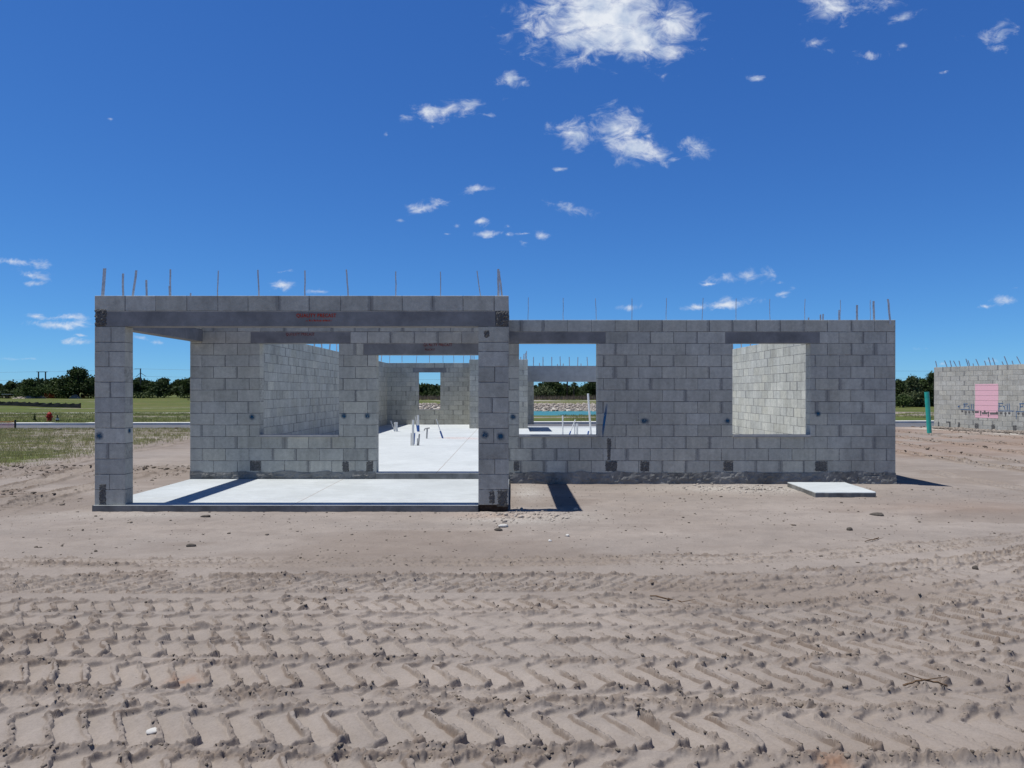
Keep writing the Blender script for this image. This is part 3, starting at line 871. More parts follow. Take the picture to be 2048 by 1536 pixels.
def lintel(x0, x1, y0, y1, z0, z1, mat='lintel', label=None):
    mb = MB(); mb.box(x0+.002, x1-.002, y0, y1, z0+.002, z1-.002)
    o = mb.build("lintel", M[mat], HOUSE, bevel=.004)
    if label: o["label"] = label
    return o
LA = lintel(-4.50, -2.78, YF-.004, YF+.203, zw, zw+.2005)
LD = lintel(-2.56, -.09, YF-.004, YF+.203, zd, zw)
LB = lintel(-.06, 1.612, YF-.004, YF+.203, zw, zw+.2005)
LC = lintel(3.666, 5.30, YF-.004, YF+.203, zw, zw+.2005)
lintel(-4.24, -2.80, YB-.004, YB+.203, zbw1, zbw1+.2005)
lintel(-1.15, .2, 26.7-.004, 26.9+.003, zd, zw)
zb0 = [b for (a, b) in CRS if b < 2.15][-1]
mb = MB(); mb.box(.62, XR-.21, YB+.04, YB+.26, zb0+.002, zb0+.20); mb.box(.62, XR-.21, YB+.05, YB+.25, zb0+.203, ZG)
for (hx, hz) in ((3.28, 2.60), (3.28, 2.36), (1.05, 2.42)):
    mb.bar((hx, YB+.047, hz), (hx, YB+.06, hz), .025, n=8)
gb = mb.build("beam", M['beam'], HOUSE); gb["label"] = "long smooth concrete beam over the garage opening"

def sill(x0, x1, y, z0, dy):
    mb = MB(); mb.box(x0+.003, x1-.003, y-.028, y+.195, z0-.012, z0+.026)
    return mb.build("sill", M['sill'], HOUSE, bevel=.004)
for (a, b) in ((-4.346, -2.978), (.12, 1.472), (3.795, 5.138)): sill(a, b, YF, zs, 0)
sill(-4.0, -3.06, YB, zbw0, 0)

# floors
def slab_part(name, boxes, top, side, label=None):
    mb = MB()
    for b in boxes: mb.box(*b)
    me = mb.mesh(name)
    me.materials.append(top); me.materials.append(side)
    for p in me.polygons: p.material_index = 0 if p.normal.z > .5 else 1
    o = link_mesh(name, me, None, HOUSE)
    if label: o["label"] = label
    return o
floor = slab_part("floor_slab", [(XL-.005, XR+.005, YF-.006, 23.0, -.3, Z0), (-2.34, -.31, YF-.036, YF-.0065, -.3, Z0-.003), (XL-.005, .62, 23.0, YB+.24, -.3, Z0), (.62, XR+.005, 23.0, YB+.8, -.3, .07)], M['slab'], M['slabside'])
porch = slab_part("porch_slab", [(-5.52, -.447, 9.225, YF-.037, -.3, .085), (-.447, -.05, 9.33, YF-.037, -.3, .085)], M['porch'], M['slabside'])

# porch columns and beams
YP = 9.26
XPL, XPR = -5.52, -.046
PC = [(.085+.2032*k, .085+.2032*(k+1)) for k in range(10)]
PC += [(PC[-1][1], PC[-1][1]+.122)]
PC += [(PC[-1][1], 2.446)]
def column(x0, x1, seed, fl):
    def pat(ci):
        if ci == 10: return []
        return [(x1-x0)*(.5 + .03*((ci*7) % 3-1))] if (ci+fl) % 2 == 0 else []
    o = block_wall("column", Frame((x0, YP), (1, 0), (0, -1)), x1-x0, PC, (), parent=HOUSE, seed=seed, pattern=pat, z_top_free=False)
    return o
col_l = column(XPL, XPL+.397, 21, 1); col_l["label"] = "left porch column of stacked blocks"
col_r = column(XPR-.397, XPR, 22, 0); col_r["label"] = "right porch column of stacked blocks"
# low stub footing under the left column, dark box in the right undercut
mb = MB(); mb.box(XPL-.02, XPL+.38, 9.235, 9.50, -.25, .083); mb.build("footing", M['slabside'], HOUSE)
mb = MB(); mb.box(XPR-.385, XPR-.01, 9.285, 9.328, -.25, .084); mb.build('footing', M['undercutsoil'], HOUSE)  # brown soil box, coloured dark for the shade of the undercut
ZB0, ZB1, ZB2 = 2.446, 2.650, 2.852
LP = lintel(XPL+.14, XPR-.17, YP-.004, YP+.203, ZB0, ZB1, 'lintel', "long precast beam across the porch front, red stencil lettering at its middle")
top = [(ZB1, ZB2)]
block_wall("wall", Frame((XPL, YP), (1, 0), (0, -1)), XPR-XPL, top, parent=HOUSE, seed=31, half0=0)
lintel(XPL, XPL+.2, YP+.205, YF-.002, ZB0, ZB1)
block_wall("wall", Frame((XPL+.2, YP+.2), (0, 1), (1, 0)), YF-YP-.2, top, parent=HOUSE, seed=32)
lintel(XPR-.2, XPR, YP+.205, YF-.002, ZB0, ZB1)
block_wall("wall", Frame((XPR, YP+.2), (0, 1), (1, 0)), YF-YP-.2, top, parent=HOUSE, seed=33)

# rough grout patches: clean-out holes and ends of the beams
def grout(x0, x1, z0, z1, y, parent, seed, d=.010):
    rr = random.Random(seed); n, k = max(4, int((x1-x0)/.018)), max(4, int((z1-z0)/.018)); mb = MB()
    wx = lambda j: rr.uniform(-.009, .009)
    for j in range(k+1):
        for i in range(n+1):
            edge = i in (0, n) or j in (0, k)
            x = x0+(x1-x0)*i/n + (wx(0) if edge else rr.uniform(-.004, .004)); zz = z0+(z1-z0)*j/k + (wx(0) if edge else rr.uniform(-.004, .004))
            mb.v.append((x, y+.004 if edge else y-rr.uniform(.001, d), zz))
    for j in range(k):
        for i in range(n):
            a = j*(n+1)+i
            mb.f.append((a, a+1, a+n+2, a+n+1)); mb.mi.append(0)
    # closed back a little inside the wall
    b = len(mb.v)
    mb.v += [(x0, y+.02, z0), (x1, y+.02, z0), (x1, y+.02, z1), (x0, y+.02, z1)]
    mb.f.append((b+3, b+2, b+1, b)); mb.mi.append(0)
    return mb.build("grout_patch", M['grout'], parent)
gz = CRS[0]
for i, (x0, x1, z0, z1) in enumerate([(-4.52, -4.32, .215, gz[1]-.0), (-2.93, -2.80, .20, gz[1]), (-2.52, -2.38, .20, gz[1]), (.02, .13, .215, gz[1]),
                                     (1.60, 1.82, .205, gz[1]), (1.63, 1.71, gz[1], .79), (2.20, 2.37, .205, gz[1]), (3.63, 3.82, .215, gz[1]), (5.21, 5.43, .205, gz[1])]):
    grout(x0, x1, z0, z1, YF, wall_front, 50+i)
grout(XPL-.0, XPL+.17, ZB0+.0, ZB1+.03, YP, LP, 60, .018); grout(XPR-.17, XPR, ZB0, ZB1, YP, LP, 61, .018)
grout(XPL+.05, XPL+.16, .06, .37, YP, col_l, 62); grout(XPR-.27, XPR-.17, .10, .28, YP, col_r, 63); grout(XPR-.15, XPR-.01, .06, .29, YP, col_r, 64, .016)
grout(XPR-.33, XPR-.25, 2.29, 2.40, YP, col_r, 65, .014)
grout(XPL+.10, XPL+.14, 2.60, 2.62, YP, LP, 66)
# rough mortar bed along the foot of the front wall
def rubble_strip(x0, x1, z0, z1, y, seed, parent, name="mortar_bed"):
    n = max(4, int((x1-x0)/.016)); k = max(3, int((z1-z0)/.016)); mb = MB()
    gx, gz_ = np.meshgrid(np.linspace(x0, x1, n+1), np.linspace(z0, z1, k+1))
    e = fbm(gx*14+seed, gz_*22, 4, seed); w = fbm(gx*5+seed, gz_*0, 4, seed+3)
    pit = sstep(.62, .75, vnoise(gx*26, gz_*30, seed))
    yy_ = y - .012*sstep(.30, .75, e)*(1-sstep(.55, 1.0, (gz_-z0)/(z1-z0)+.5*(w-.5))) + .006*pit - .001
    zz_ = gz_ + (gz_ > z1-.001)*(w-.5)*.09
    for a, b, c in zip(gx.ravel(), yy_.ravel(), zz_.ravel()): mb.v.append((a, b, c))
    for j in range(k):
        for i in range(n):
            a = j*(n+1)+i
            mb.f.append((a, a+1, a+n+2, a+n+1)); mb.mi.append(0)
    return mb.build(name, M['slabside'], parent)
rubble_strip(XL, -2.35, .06, .205, YF-.010, 71, wall_front)
rubble_strip(-.04, XR, -.06, .195, YF-.010, 72, wall_front)
rubble_strip(5.95, XR+.005, -.08, .15, YF-.026, 73, wall_front)

# metal straps that stick up out of the wall tops
def strap(xb, zb, xt, zt, y, w=.03, turn=0.0, yt=None):
    mb = MB(); p = Vector((xb, y, zb-.08)); q = Vector((xt, y if yt is None else yt, zt)); p = q + (p-q)*1.0
    u = Vector((math.cos(turn), math.sin(turn), 0))*(w/2); n = Vector((-math.sin(turn), math.cos(turn), 0))*.0012
    k = 5
    for j in range(k+1):
        f = j/k; c = p.lerp(q, f) + Vector((rnd.uniform(-.003, .003), rnd.uniform(-.003, .003), 0))*(j > 0)
        for (a, b) in ((-1, -1), (1, -1), (1, 1), (-1, 1)):
            mb.v.append(tuple(c + u*a + n*b))
    for j in range(k):
        for i in range(4):
            mb.f.append((j*4+i, j*4+(i+1) % 4, j*4+4+(i+1) % 4, j*4+4+i)); mb.mi.append(0)
    mb.f.append((k*4, k*4+1, k*4+2, k*4+3)); mb.mi.append(0)
    return mb
def hstrap(*a, **k): return strap(*a, **k).build("metal_strap", M['strap'], HOUSE)
yy = YP+.1
for (xt, yt_, xb, wpx) in [(211,537,206,6.5),(271,540,261,4.5),(342,539,342,3.2),(436,541,434,2.2),(516,540,519,2.8),(610,541,610,2.6),(694,540,699,2.8),(791,542,791,2.2),(881,543,881,1.8),(954,541,963,2.0),(997,539,997,4.5),(998,541,1006,3.5)]:
    xa, _, za = at(xt, yt_, yy); xc, _, _ = at(xb, 592, yy)
    w = wpx/FPX*yy
    hstrap(xc, ZB2, xa, za, yy+rnd.uniform(-.04, .04), w=max(w, .012))
for (px, py, Y, wpx) in [(246, 547, 9.75, 4.2), (293, 560, 10.4, 4), (339, 572, 11.08, 3.5), (381, 586, 11.8, 3)]:
    xa, _, za = at(px, py, Y); hstrap(xa, ZB2, xa, za, Y, w=wpx/FPX*Y)
yy = YF+.1
for (xt, yt_, xb) in [(1056.6,595,1056),(1126.6,596,1126),(1191,597,1193),(1264,597,1264),(1333,596,1332),(1406,596,1404),(1472,597,1472),(1539.5,598,1540),(1610,598,1609),(1681,600,1680),(1740.6,600,1741)]:
    xa, _, za = at(xt, yt_, yy); xc, _, _ = at(xb, 641, yy)
    hstrap(xc, ZT, xa, za, yy, w=.010)
for (xt, yt_, xb, wpx) in [(1617,635,1617,3),(1641,629,1641,3),(1646,628,1646,3),(1678,620,1678,3),(1714,610,1714,4),(1747,602,1749,4.2),(1776,598,1781,4)]:
    Y = 6.5*FPX/(xb-CX); xa, _, za = at(xt, yt_, Y); hstrap(6.5, ZT, xa, za, Y, w=wpx/FPX*Y)
for k in range(15):
    Y = 17.6 + k*.82; hstrap(-5.44, ZT, -5.44+rnd.uniform(-.04, .04), ZT+rnd.uniform(.33, .42), Y, w=.04, turn=rnd.uniform(-.5, .5))
for k in range(7):
    Y = 16.1+k*.75; hstrap(6.5, ZT, 6.5+rnd.uniform(-.03, .03), ZT+rnd.uniform(.33, .42), Y, w=.035, turn=rnd.uniform(-.5, .5))
for (xb, dx) in [(779, 1), (804, 0), (832, 2.5), (859, 0), (886, 0), (908, -1), (927, 0)]:
    xa, _, _ = at(xb, 727, YB+.1); hstrap(xa, ZT, xa+dx*.02, ZT+.40, YB+.1, w=.022)
for (xb, h) in [(941, .5), (944, .42), (948, .5)]:
    xa, _, _ = at(xb, 720, 26.8); hstrap(xa, ZT, xa, ZT+h, 26.8, w=.03)
for (xb, xt, yt_) in [(1041, 1041.5, 714), (1047, 1048, 708), (1050, 1051, 706), (1053, 1053, 702)]:
    xa, _, _ = at(xb, 720, 26.8); xc, _, zc = at(xt, yt_, 26.8); hstrap(xa, ZT, xc, zc, 26.8, w=.035)
for (xb, xt, yt_) in [(1067, 1067, 714), (1086, 1086, 714), (1103.5, 1103.5, 714), (1121, 1120, 713), (1139, 1138.5, 714), (1155, 1156, 714), (1175.5, 1174, 714), (1193, 1193, 714), (1079, 1079, 726), (1115, 1115, 728), (1126.5, 1126.5, 727), (1162, 1162, 727)]:
    Y = YB+.15; xa, _, _ = at(xb, 731, Y); xc, _, zc = at(xt, yt_, Y); hstrap(xa, ZG, xc, zc, Y, w=.035)

# blue sprayed dots
def dot(x, y, z, r, parent, axis='y', name="paint_mark", mat='blue', sx=1.0):
    mb = MB(); n = 20
    def P(a, b, e):
        return (x+a, y-.003-e, z+b) if axis == 'y' else (x+.003+e, y+a, z+b)
    mb.v.append(P(0, 0, 0)); mb.t.append((1, 1, 1, 1))
    for (q, t) in ((.45, .95), (.75, .45), (1.15, 0)):
        for i in range(n):
            th = 2*math.pi*i/n; rr = r*q*(1+.1*rnd.uniform(-1, 1))
            mb.v.append(P(rr*math.cos(th)*sx, rr*math.sin(th), 0)); mb.t.append((t, t, t, 1))
    for i in range(n):
        j = (i+1) % n
        mb.f.append((0, 1+i, 1+j)); mb.f.append((1+i, 1+n+i, 1+n+j, 1+j)); mb.f.append((1+n+i, 1+2*n+i, 1+2*n+j, 1+n+j)); mb.mi += [0, 0, 0]
    return mb.build(name, M[mat], parent)
for (px, py) in [(504, 834), (688, 832), (735, 832), (1026, 834), (1289, 842), (1455, 842), (1636, 828)]:
    x, _, zz = at(px, py, YF); dot(x, YF, zz, .055, wall_front, sx=1.5 if px == 1289 else 1)
x, _, zz = at(199, 872, YP); dot(x, YP, zz, .055, col_l)
x, _, zz = at(970, 870, YP); dot(x, YP, zz, .055, col_r)
x, _, zz = at(1001, 873, YP); dot(x, YP, zz, .055, col_r)
dot(XPL+.397, 9.37, EYE-.52, .045, col_l, axis='x')
dot(5.0-.35, YF, .1, .03, wall_front)
# drip of blue spray right of the middle window
mb = MB()
for k in range(9):
    f = k/8; xx = 1.56+.075*f**1.3; z_ = .80+.58*f
    for sdx in (-1, 1):
        mb.v.append((xx+sdx*(.010+.012*math.sin(f*3)), YF-.004, z_)); mb.t.append((.25+.6*math.sin(f*3.1), 0, 0, 1))
for k in range(8):
    mb.f.append((2*k, 2*k+1, 2*k+3, 2*k+2)); mb.mi.append(0)
mb.build("paint_mark", M['bluedk'], wall_front)

# red stencil lettering
def lettering(text, x, y, z, size, mat, parent, name="stencil_lettering", spacing=1.0, aspect=1.0):
    cu = bpy.data.curves.new("lettering", 'FONT'); cu.body = text; cu.size = size; cu.space_character = spacing
    cu.align_x = 'LEFT'; cu.extrude = 0.0003; cu.offset = size*.022
    ob = bpy.data.objects.new("lettering", cu); COL.objects.link(ob)
    bpy.context.view_layer.update()
    me = bpy.data.meshes.new_from_object(ob.evaluated_get(bpy.context.evaluated_depsgraph_get()))
    bpy.data.objects.remove(ob); bpy.data.curves.remove(cu)
    xs = [v.co.x for v in me.vertices]; w0 = max(xs)-min(xs)
    for v in me.vertices:
        v.co = Vector((x+(v.co.x-min(xs))*aspect, y-.0035-v.co.z, z+v.co.y))
    a = me.color_attributes.new("tint", 'FLOAT_COLOR', 'POINT')
    a.data.foreach_set("color", [1.0]*(4*len(me.vertices)))
    me.materials.clear()
    return link_mesh(name, me, M[mat], parent)
yl = YP-.004
x, _, zz = at(593, 634.5, yl)
lettering("QUALITY PRECAST", x, yl, zz, .068, 'red', LP, spacing=1.12, aspect=.83)
mb = MB(); rr = random.Random(4)
x0, _, z0 = at(612, 643, yl)
for k in range(17):
    w = rr.uniform(.006, .016); xx = x0+k*.0205; h = rr.uniform(.014, .03)
    b = len(mb.v)
    mb.v += [(xx, yl-.0035, z0+rr.uniform(0, .006)), (xx+w, yl-.0035, z0), (xx+w, yl-.0035, z0+h), (xx, yl-.0035, z0+h)]; mb.t += [(1, 1, 1, 1)]*4
    mb.f.append((b, b+1, b+2, b+3)); mb.mi.append(0)
mb.build("stencil_lettering", M['red'], LP)
yl = YF-.004
x, _, zz = at(572, 671, yl); lettering("QUALITY PRECAST", x, yl, zz, .065, 'redfaint', LA, spacing=1.1, aspect=.83)
x, _, zz = at(847, 692, yl); lettering("QUALITY PRECAST", x, yl, zz, .065, 'redfaint', LD, spacing=1.1, aspect=.83)
x, _, zz = at(850, 701, yl); lettering("PRECAST", x, yl, zz, .045, 'redfaint', LD, spacing=1.1, aspect=.9)

# faint orange overspray on the floor
mb = MB()
for k in range(2):
    n = 24; b = len(mb.v); c = [(-1.85, 21.2), (-1.2, 20.9)][k]; a_, b_ = [(.6, .5), (.8, .6)][k]
    mb.v.append((c[0], c[1], Z0+.003+k*.002)); mb.t.append((.55, 0, 0, 1))
    for i in range(n):
        th = 2*math.pi*i/n; mb.v.append((c[0]+a_*math.cos(th), c[1]+b_*math.sin(th), Z0+.003+k*.002)); mb.t.append((0, 0, 0, 1))
    for i in range(n): mb.f.append((b, b+1+i, b+1+(i+1) % n)); mb.mi.append(0)
M['orangespray'] = mat_faded("orange_overspray", (.75, .22, .10), 6, .4, .7, .7)
mb.build("overspray", M['orangespray'], floor)

# ------------------------------------------------------------------ pipes standing out of the floor
GP = "pipe stubs standing out of the house floor"
def pipe(name, base, top_, r, label, mat='pvc', sleeve=None, capped=False, tee=False, collar=False, cat="pipe"):
    p = empty(name, base, label, cat, GP)
    b, t = Vector(base), Vector(top_)
    mb = MB(); b2 = b - (t-b).normalized()*.04
    if capped: mb.bar(b2, t, r, n=16)
    else: mb.tube(b2, t, r, r*.82, n=16)
    mb.build("shaft", M[mat], p, smooth=False)
    if sleeve:
        mb = MB(); mb.tube(b+(t-b)*.02, b+(t-b)*sleeve, r*1.35, r*1.02, n=14); mb.build("sleeve", M['sleeve'], p)
    if tee:
        mb = MB(); mb.bar(t+Vector((-.075, 0, -.02)), t+Vector((.07, 0, .005)), r*1.05, n=12); mb.bar(t+Vector((-.075, 0, -.02)), t+Vector((-.095, 0, -.08)), r*.7, n=10)
        mb.build("elbow", M[mat], p)
    if collar:
        mb = MB(); mb.tube(t-(t-b)*.22, t+(t-b).normalized()*.004, r*1.14, r*.9, n=16); mb.build("collar", M[mat], p)
    return p
def fl(px, py):                      # point of the floor under a photo position
    Y = FPX*(EYE-Z0)/(py-HY); return ((px-CX)/FPX*Y, Y, Z0)
def up(px, py, Y): return at(px, py, Y)
def pp(name, bx, by, tx, ty, rpx, label, **k):
    b = fl(bx, by); t = up(tx, ty, b[1]); pipe(name, b, t, rpx/FPX*b[1], label, **k)
pp("pvc_pipe", 792.5, 863, 791.7, 844.5, 3.3, "short fat white pipe with a collar, nearest the left house wall", collar=True)
pp("conduit", 789.6, 863, 781.3, 841.5, .8, "thin conduit leaning left behind the short fat pipe", sleeve=.18)
pp("pvc_pipe", 825.6, 891, 826.2, 839.5, 2.4, "tallest white pipe in the front cluster on the floor")
pp("conduit", 822.0, 891, 822.3, 866, .8, "thin grey conduit on the left side of the tallest floor pipe", mat='pvcgrey')
pp("conduit", 828.0, 889, 829.6, 865, .9, "thin blue sleeved conduit on the right side of the tallest floor pipe", sleeve=.95)
pp("pvc_pipe", 837.0, 891, 838.8, 868, 1.5, "knee high grey pipe at the right end of the front cluster", mat='pvcgrey')
pp("conduit", 834.6, 891, 834.9, 876.5, .9, "lowest thin stub between the two front cluster pipes", mat='pvcgrey')
pp("pvc_pipe", 836.8, 863.5, 836.0, 830, 1.9, "upright white pipe with a blue lower sleeve below the back window", sleeve=.38)
pp("conduit", 835.0, 863, 831.0, 833, .8, "thin conduit leaning against the upright pipe below the back window", sleeve=.45)
pp("pvc_pipe", 853.4, 877, 854.6, 856, 1.5, "grey pipe topped with a crooked elbow", mat='pvcgrey', tee=True)
pp("conduit", 885.5, 876.5, 880.5, 862, 1.7, "dark blue sleeve of the bent white tube standing alone on the floor", mat='sleeve')
b = fl(880.5, 871.5)
pipe("bent_tube", (up(882.5, 868, 21.3)), up(872.5, 838, 21.3), .013, "long bare white tube leaning left out of a blue sleeve")
Yg = 22.6
def pg(name, bx, tx, ty, rpx, label, **k):
    b = ((bx-CX)/FPX*Yg, Yg, Z0); pipe(name, b, up(tx, ty, Yg), rpx/FPX*Yg, label, **k)
pg("pvc_pipe", 1125.6, 1125.4, 831, 1.4, "slim capped white pipe seen through the middle window", capped=True)
pg("conduit", 1138.5, 1150.5, 839, 1.0, "thin white conduit leaning right, seen through the middle window", sleeve=.25)
pg("pvc_pipe", 1149.5, 1149.5, 847, 1.1, "left pipe of the low upright pair seen through the middle window")
pg("pvc_pipe", 1154.3, 1154.3, 847, 1.9, "right thicker pipe of the low upright pair seen through the middle window")
pg("pvc_pipe", 1182.0, 1176.0, 787, 2.0, "tallest leaning white pipe seen through the middle window")
pg("conduit", 1175.6, 1177.2, 862, 1.5, "short blue sleeve stub beside the tallest leaning white pipe", mat='sleeve')

# ------------------------------------------------------------------ concrete pad beside the house
mb = MB(); px0, px1 = 4.56, 5.50
b = [(4.56, 10.52), (5.50, 10.52), (5.56, 11.70), (4.61, 11.72)]
n = 14
pts = []
for k in range(4):
    p, q = b[k], b[(k+1) % 4]
    for i in range(n):
        f = i/n; j = rnd.uniform(-.006, .006) if i else 0
        pts.append((p[0]+(q[0]-p[0])*f+j, p[1]+(q[1]-p[1])*f+j))
pts[n] = (5.475, 10.53)
for zz in (-.12, .062, .072):
    sh = 1.0 if zz < .07 else .993
    for (x, y) in pts: mb.v.append((5.05+(x-5.05)*sh, 11.1+(y-11.1)*sh, zz))
k = len(pts)
for r_ in range(2):
    for i in range(k):
        j = (i+1) % k; mb.f.append((r_*k+i, r_*k+j, r_*k+k+j, r_*k+k+i)); mb.mi.append(1 if r_ == 0 else 0)
mb.f.append(tuple(2*k+i for i in range(k))); mb.mi.append(0)
o = mb.build("concrete_pad", [M['pad'], M['slabside']], loc=(5.05, 11.1, 0))
tag(o, "low square pale concrete pad on the sand by the front wall", "concrete pad")

# ------------------------------------------------------------------ neighbouring block house
NB0, ND = Vector((18.45, 30.6)), Vector((.318, -.948)).normalized()
NN = Vector((-ND.y*-1, 0)) if False else Vector((ND.y, -ND.x))
if NN.x > 0: NN = -NN
NEIGH = empty("block_house", (NB0.x+ND.x*6+1, NB0.y+ND.y*6, 0), "second block house at the right edge with a pink square painted on its sunlit wall", "house")
NFR = Frame(NB0, ND, NN)
NZ0 = .02
NC = [(NZ0+.2025*k, NZ0+.2025*(k+1)) for k in range(13)]
nw = block_wall("wall", NFR, 13.0, NC, parent=NEIGH, seed=41)
NFR2 = Frame(NB0 + Vector((-NN.x, -NN.y))*.2, -NN, -ND)
block_wall("wall", NFR2, 8.0, NC, parent=NEIGH, seed=42)
mb = MB()
def nbox(mb, s0, s1, t0, t1, z0, z1):
    b = len(mb.v)
    for z_ in (z0, z1):
        for (s, t) in ((s0, t0), (s1, t0), (s1, t1), (s0, t1)): mb.v.append(NFR.p(s, t, z_))
    mb.f += [(b,b+3,b+2,b+1),(b+4,b+5,b+6,b+7),(b,b+1,b+5,b+4),(b+1,b+2,b+6,b+5),(b+2,b+3,b+7,b+6),(b+3,b,b+4,b+7)]; mb.mi += [0]*6
    mb.t += [(1, 1, 1, 1)]*8
nbox(mb, -.02, 13, -8, .01, -.4, NZ0-.001); mb.t = []
mb.build("floor_slab", M['slabside'], NEIGH)
def ns(px):                          # distance along the neighbour wall under a photo column
    k = (px-CX)/FPX; return (k*NB0.y-NB0.x)/(ND.x-k*ND.y)
def nz(px, py):
    Y = NB0.y+ND.y*ns(px); return EYE+(HY-py)/FPX*Y
mb = MB()                            # painted square, course by course
s0, s1, zb, zt = ns(1950), ns(1997), nz(1972, 836), nz(1972, 768)
for (a, b) in NC:
    lo, hi = max(a+.004, zb), min(b-.004, zt)
    if hi-lo > .02: nbox(mb, s0+rnd.uniform(0, .02), s1-rnd.uniform(0, .02), .001, .0045, lo, hi)
mb.build("painted_square", M['pink'], nw)
def nstroke(mb, pts, w=.022):
    for (p, q) in zip(pts[:-1], pts[1:]):
        a = Vector((p[0], p[1])); b = Vector((q[0], q[1])); d = (b-a).normalized(); nn = Vector((-d.y, d.x))*w/2
        k = len(mb.v)
        for c in (a-nn, b-nn, b+nn, a+nn): mb.v.append(NFR.p(c.x, .006, c.y)); mb.t.append((1, 1, 1, 1))
        mb.f.append((k, k+1, k+2, k+3)); mb.mi.append(0)
def fill_word(px, py, h):
    mb = MB(); s, z_ = ns(px), nz(px, py)
    nstroke(mb, [(s, z_), (s+.01, z_+h)]); nstroke(mb, [(s-.03, z_+h), (s+.17, z_+h*1.05)]); nstroke(mb, [(s, z_+h*.55), (s+.12, z_+h*.6)])
    nstroke(mb, [(s+.24, z_), (s+.22, z_+h*.55), (s+.15, z_+h*.5)]); nstroke(mb, [(s+.25, z_+h*.75), (s+.26, z_+h*.8)], .04)
    nstroke(mb, [(s+.33, z_), (s+.33, z_+h*1.0)]); nstroke(mb, [(s+.42, z_-.01), (s+.41, z_+h*1.05)])
    return mb.build("sprayed_word", M['bluedk'], nw)
fill_word(1928, 817, .19); fill_word(1998, 819, .24); fill_word(2040, 821, .26)
for pts, w in (([(1921, 818.5), (1949, 820)], .022), ([(1996, 821.5), (2028, 822)], .022), ([(2032, 823), (2060, 823.5)], .022), ([(1917, 812), (1918, 814)], .06), ([(2032.5, 823), (2032.6, 838)], .02)):
    mb = MB(); nstroke(mb, [(ns(a), nz(a, b)) for a, b in pts], w); mb.build("paint_line", M['bluedk'], nw)
def nring(px, py, r, drip):
    mb = MB(); n = 14; s, z_ = ns(px), nz(px, py)
    for q in (0, .6, 1.0):
        for i in range(n):
            th = 2*math.pi*i/n; mb.v.append(NFR.p(s+r*q*math.cos(th), .002+(.006 if q < .9 else 0), z_+r*q*math.sin(th)))
    for k in range(2):
        for i in range(n):
            j = (i+1) % n; mb.f.append((k*n+i, k*n+j, k*n+n+j, k*n+n+i)); mb.mi.append(0)
    if drip:
        b = len(mb.v)
        for (a, c) in ((-.03, 0), (.03, 0), (.02, -drip), (-.015, -drip)): mb.v.append(NFR.p(s+a, .006, z_+c))
        mb.f.append((b, b+1, b+2, b+3)); mb.mi.append(0)
    return mb.build("grout_hole", M['grout2'], nw)
M['grout2'] = simple("wet_grout", (.17, .165, .155), .9, .1, 0, .4, 30)
for i, (px, py) in enumerate([(1924.5, 822), (1931.5, 823.5), (1938.5, 824), (1946, 823), (1961.5, 823.5), (1969.5, 822.5), (1977, 825), (1994, 825), (2002, 826), (2011, 826.5), (2018.5, 826), (2037, 827), (2046, 827.5)]):
    nring(px, py, .05, [0, .12, .05, 0, .16, .04, .18, .05, .04, .12, 0, 0, .1][i])
for (a, b, py) in ((1950, 1958, 824), (1964, 1975, 826.5), (1980, 1996, 827)):
    mb = MB(); nstroke(mb, [(ns(a), nz(a, py)), (ns(b), nz(b, py))], .09); mb.t = []; mb.build("grout_smear", M['grout2'], nw)
def npatch(pa, pb, ya, yb, seed):
    rr = random.Random(seed); mb = MB(); n, k = 6, 8
    for j in range(k+1):
        for i in range(n+1):
            px = pa+(pb-pa)*i/n; py = ya+(yb-ya)*j/k; e = i in (0, n) or j in (0, k)
            mb.v.append(NFR.p(ns(px)+rr.uniform(-.02, .02), -.01 if e else rr.uniform(.003, .016), nz(px, py)))
    for j in range(k):
        for i in range(n):
            a = j*(n+1)+i; mb.f.append((a, a+1, a+n+2, a+n+1)); mb.mi.append(0)
    return mb.build("grout_patch", M['grout'], nw)
for i, a in enumerate([(1875.5, 1878.5, 846, 863), (1915, 1920.5, 847, 863), (1949, 1957.5, 849.5, 859), (1982, 1990.5, 851, 868.5), (2025, 2034, 853, 870)]): npatch(a[0], a[1], a[2]-4, a[3], 80+i)
for (xb, xt, yt_) in [(1871,1871,722),(1892,1889,721),(1900.5,1900,721),(1911,1907,721.5),(1918,1918,721.5),(1934,1932,717.5),(1937,1936,720.5),(1956,1951.5,718),(1969.5,1969,721.5),(1979,1977,715),(1988,1985,715.5),(2004.5,2004,723),(2013,2008.5,712.5),(2024,2024,721.5),(2040,2033.5,713),(1944.5,1946,727)]:
    s = ns(xb); P = NB0+ND*s-NN*.1
    xa, _, za = at(xt, yt_, P.y)
    strap(P.x, NC[-1][1], xa, za, P.y, w=.04).build("metal_strap", M['strap'], NEIGH)
# bent hose bib pipe at the foot of that wall
P = NB0+ND*ns(1905)+NN*.15
g0 = float(ground_z([P.x], [P.y], False)[0])
o = empty("standpipe", (P.x, P.y, g0), "thin dark pipe bent at its top before the neighbouring wall", "pipe")
mb = MB(); t = Vector((P.x, P.y, nz(1905, 844))); mb.bar((P.x, P.y, g0-.05), t, .022, n=8); mb.build("riser", M['wire'], o)
mb = MB(); mb.bar(t+Vector((.02, 0, 0)), t+Vector((-.15, 0, .0)), .026, n=8); mb.build("outlet", M['wire'], o)

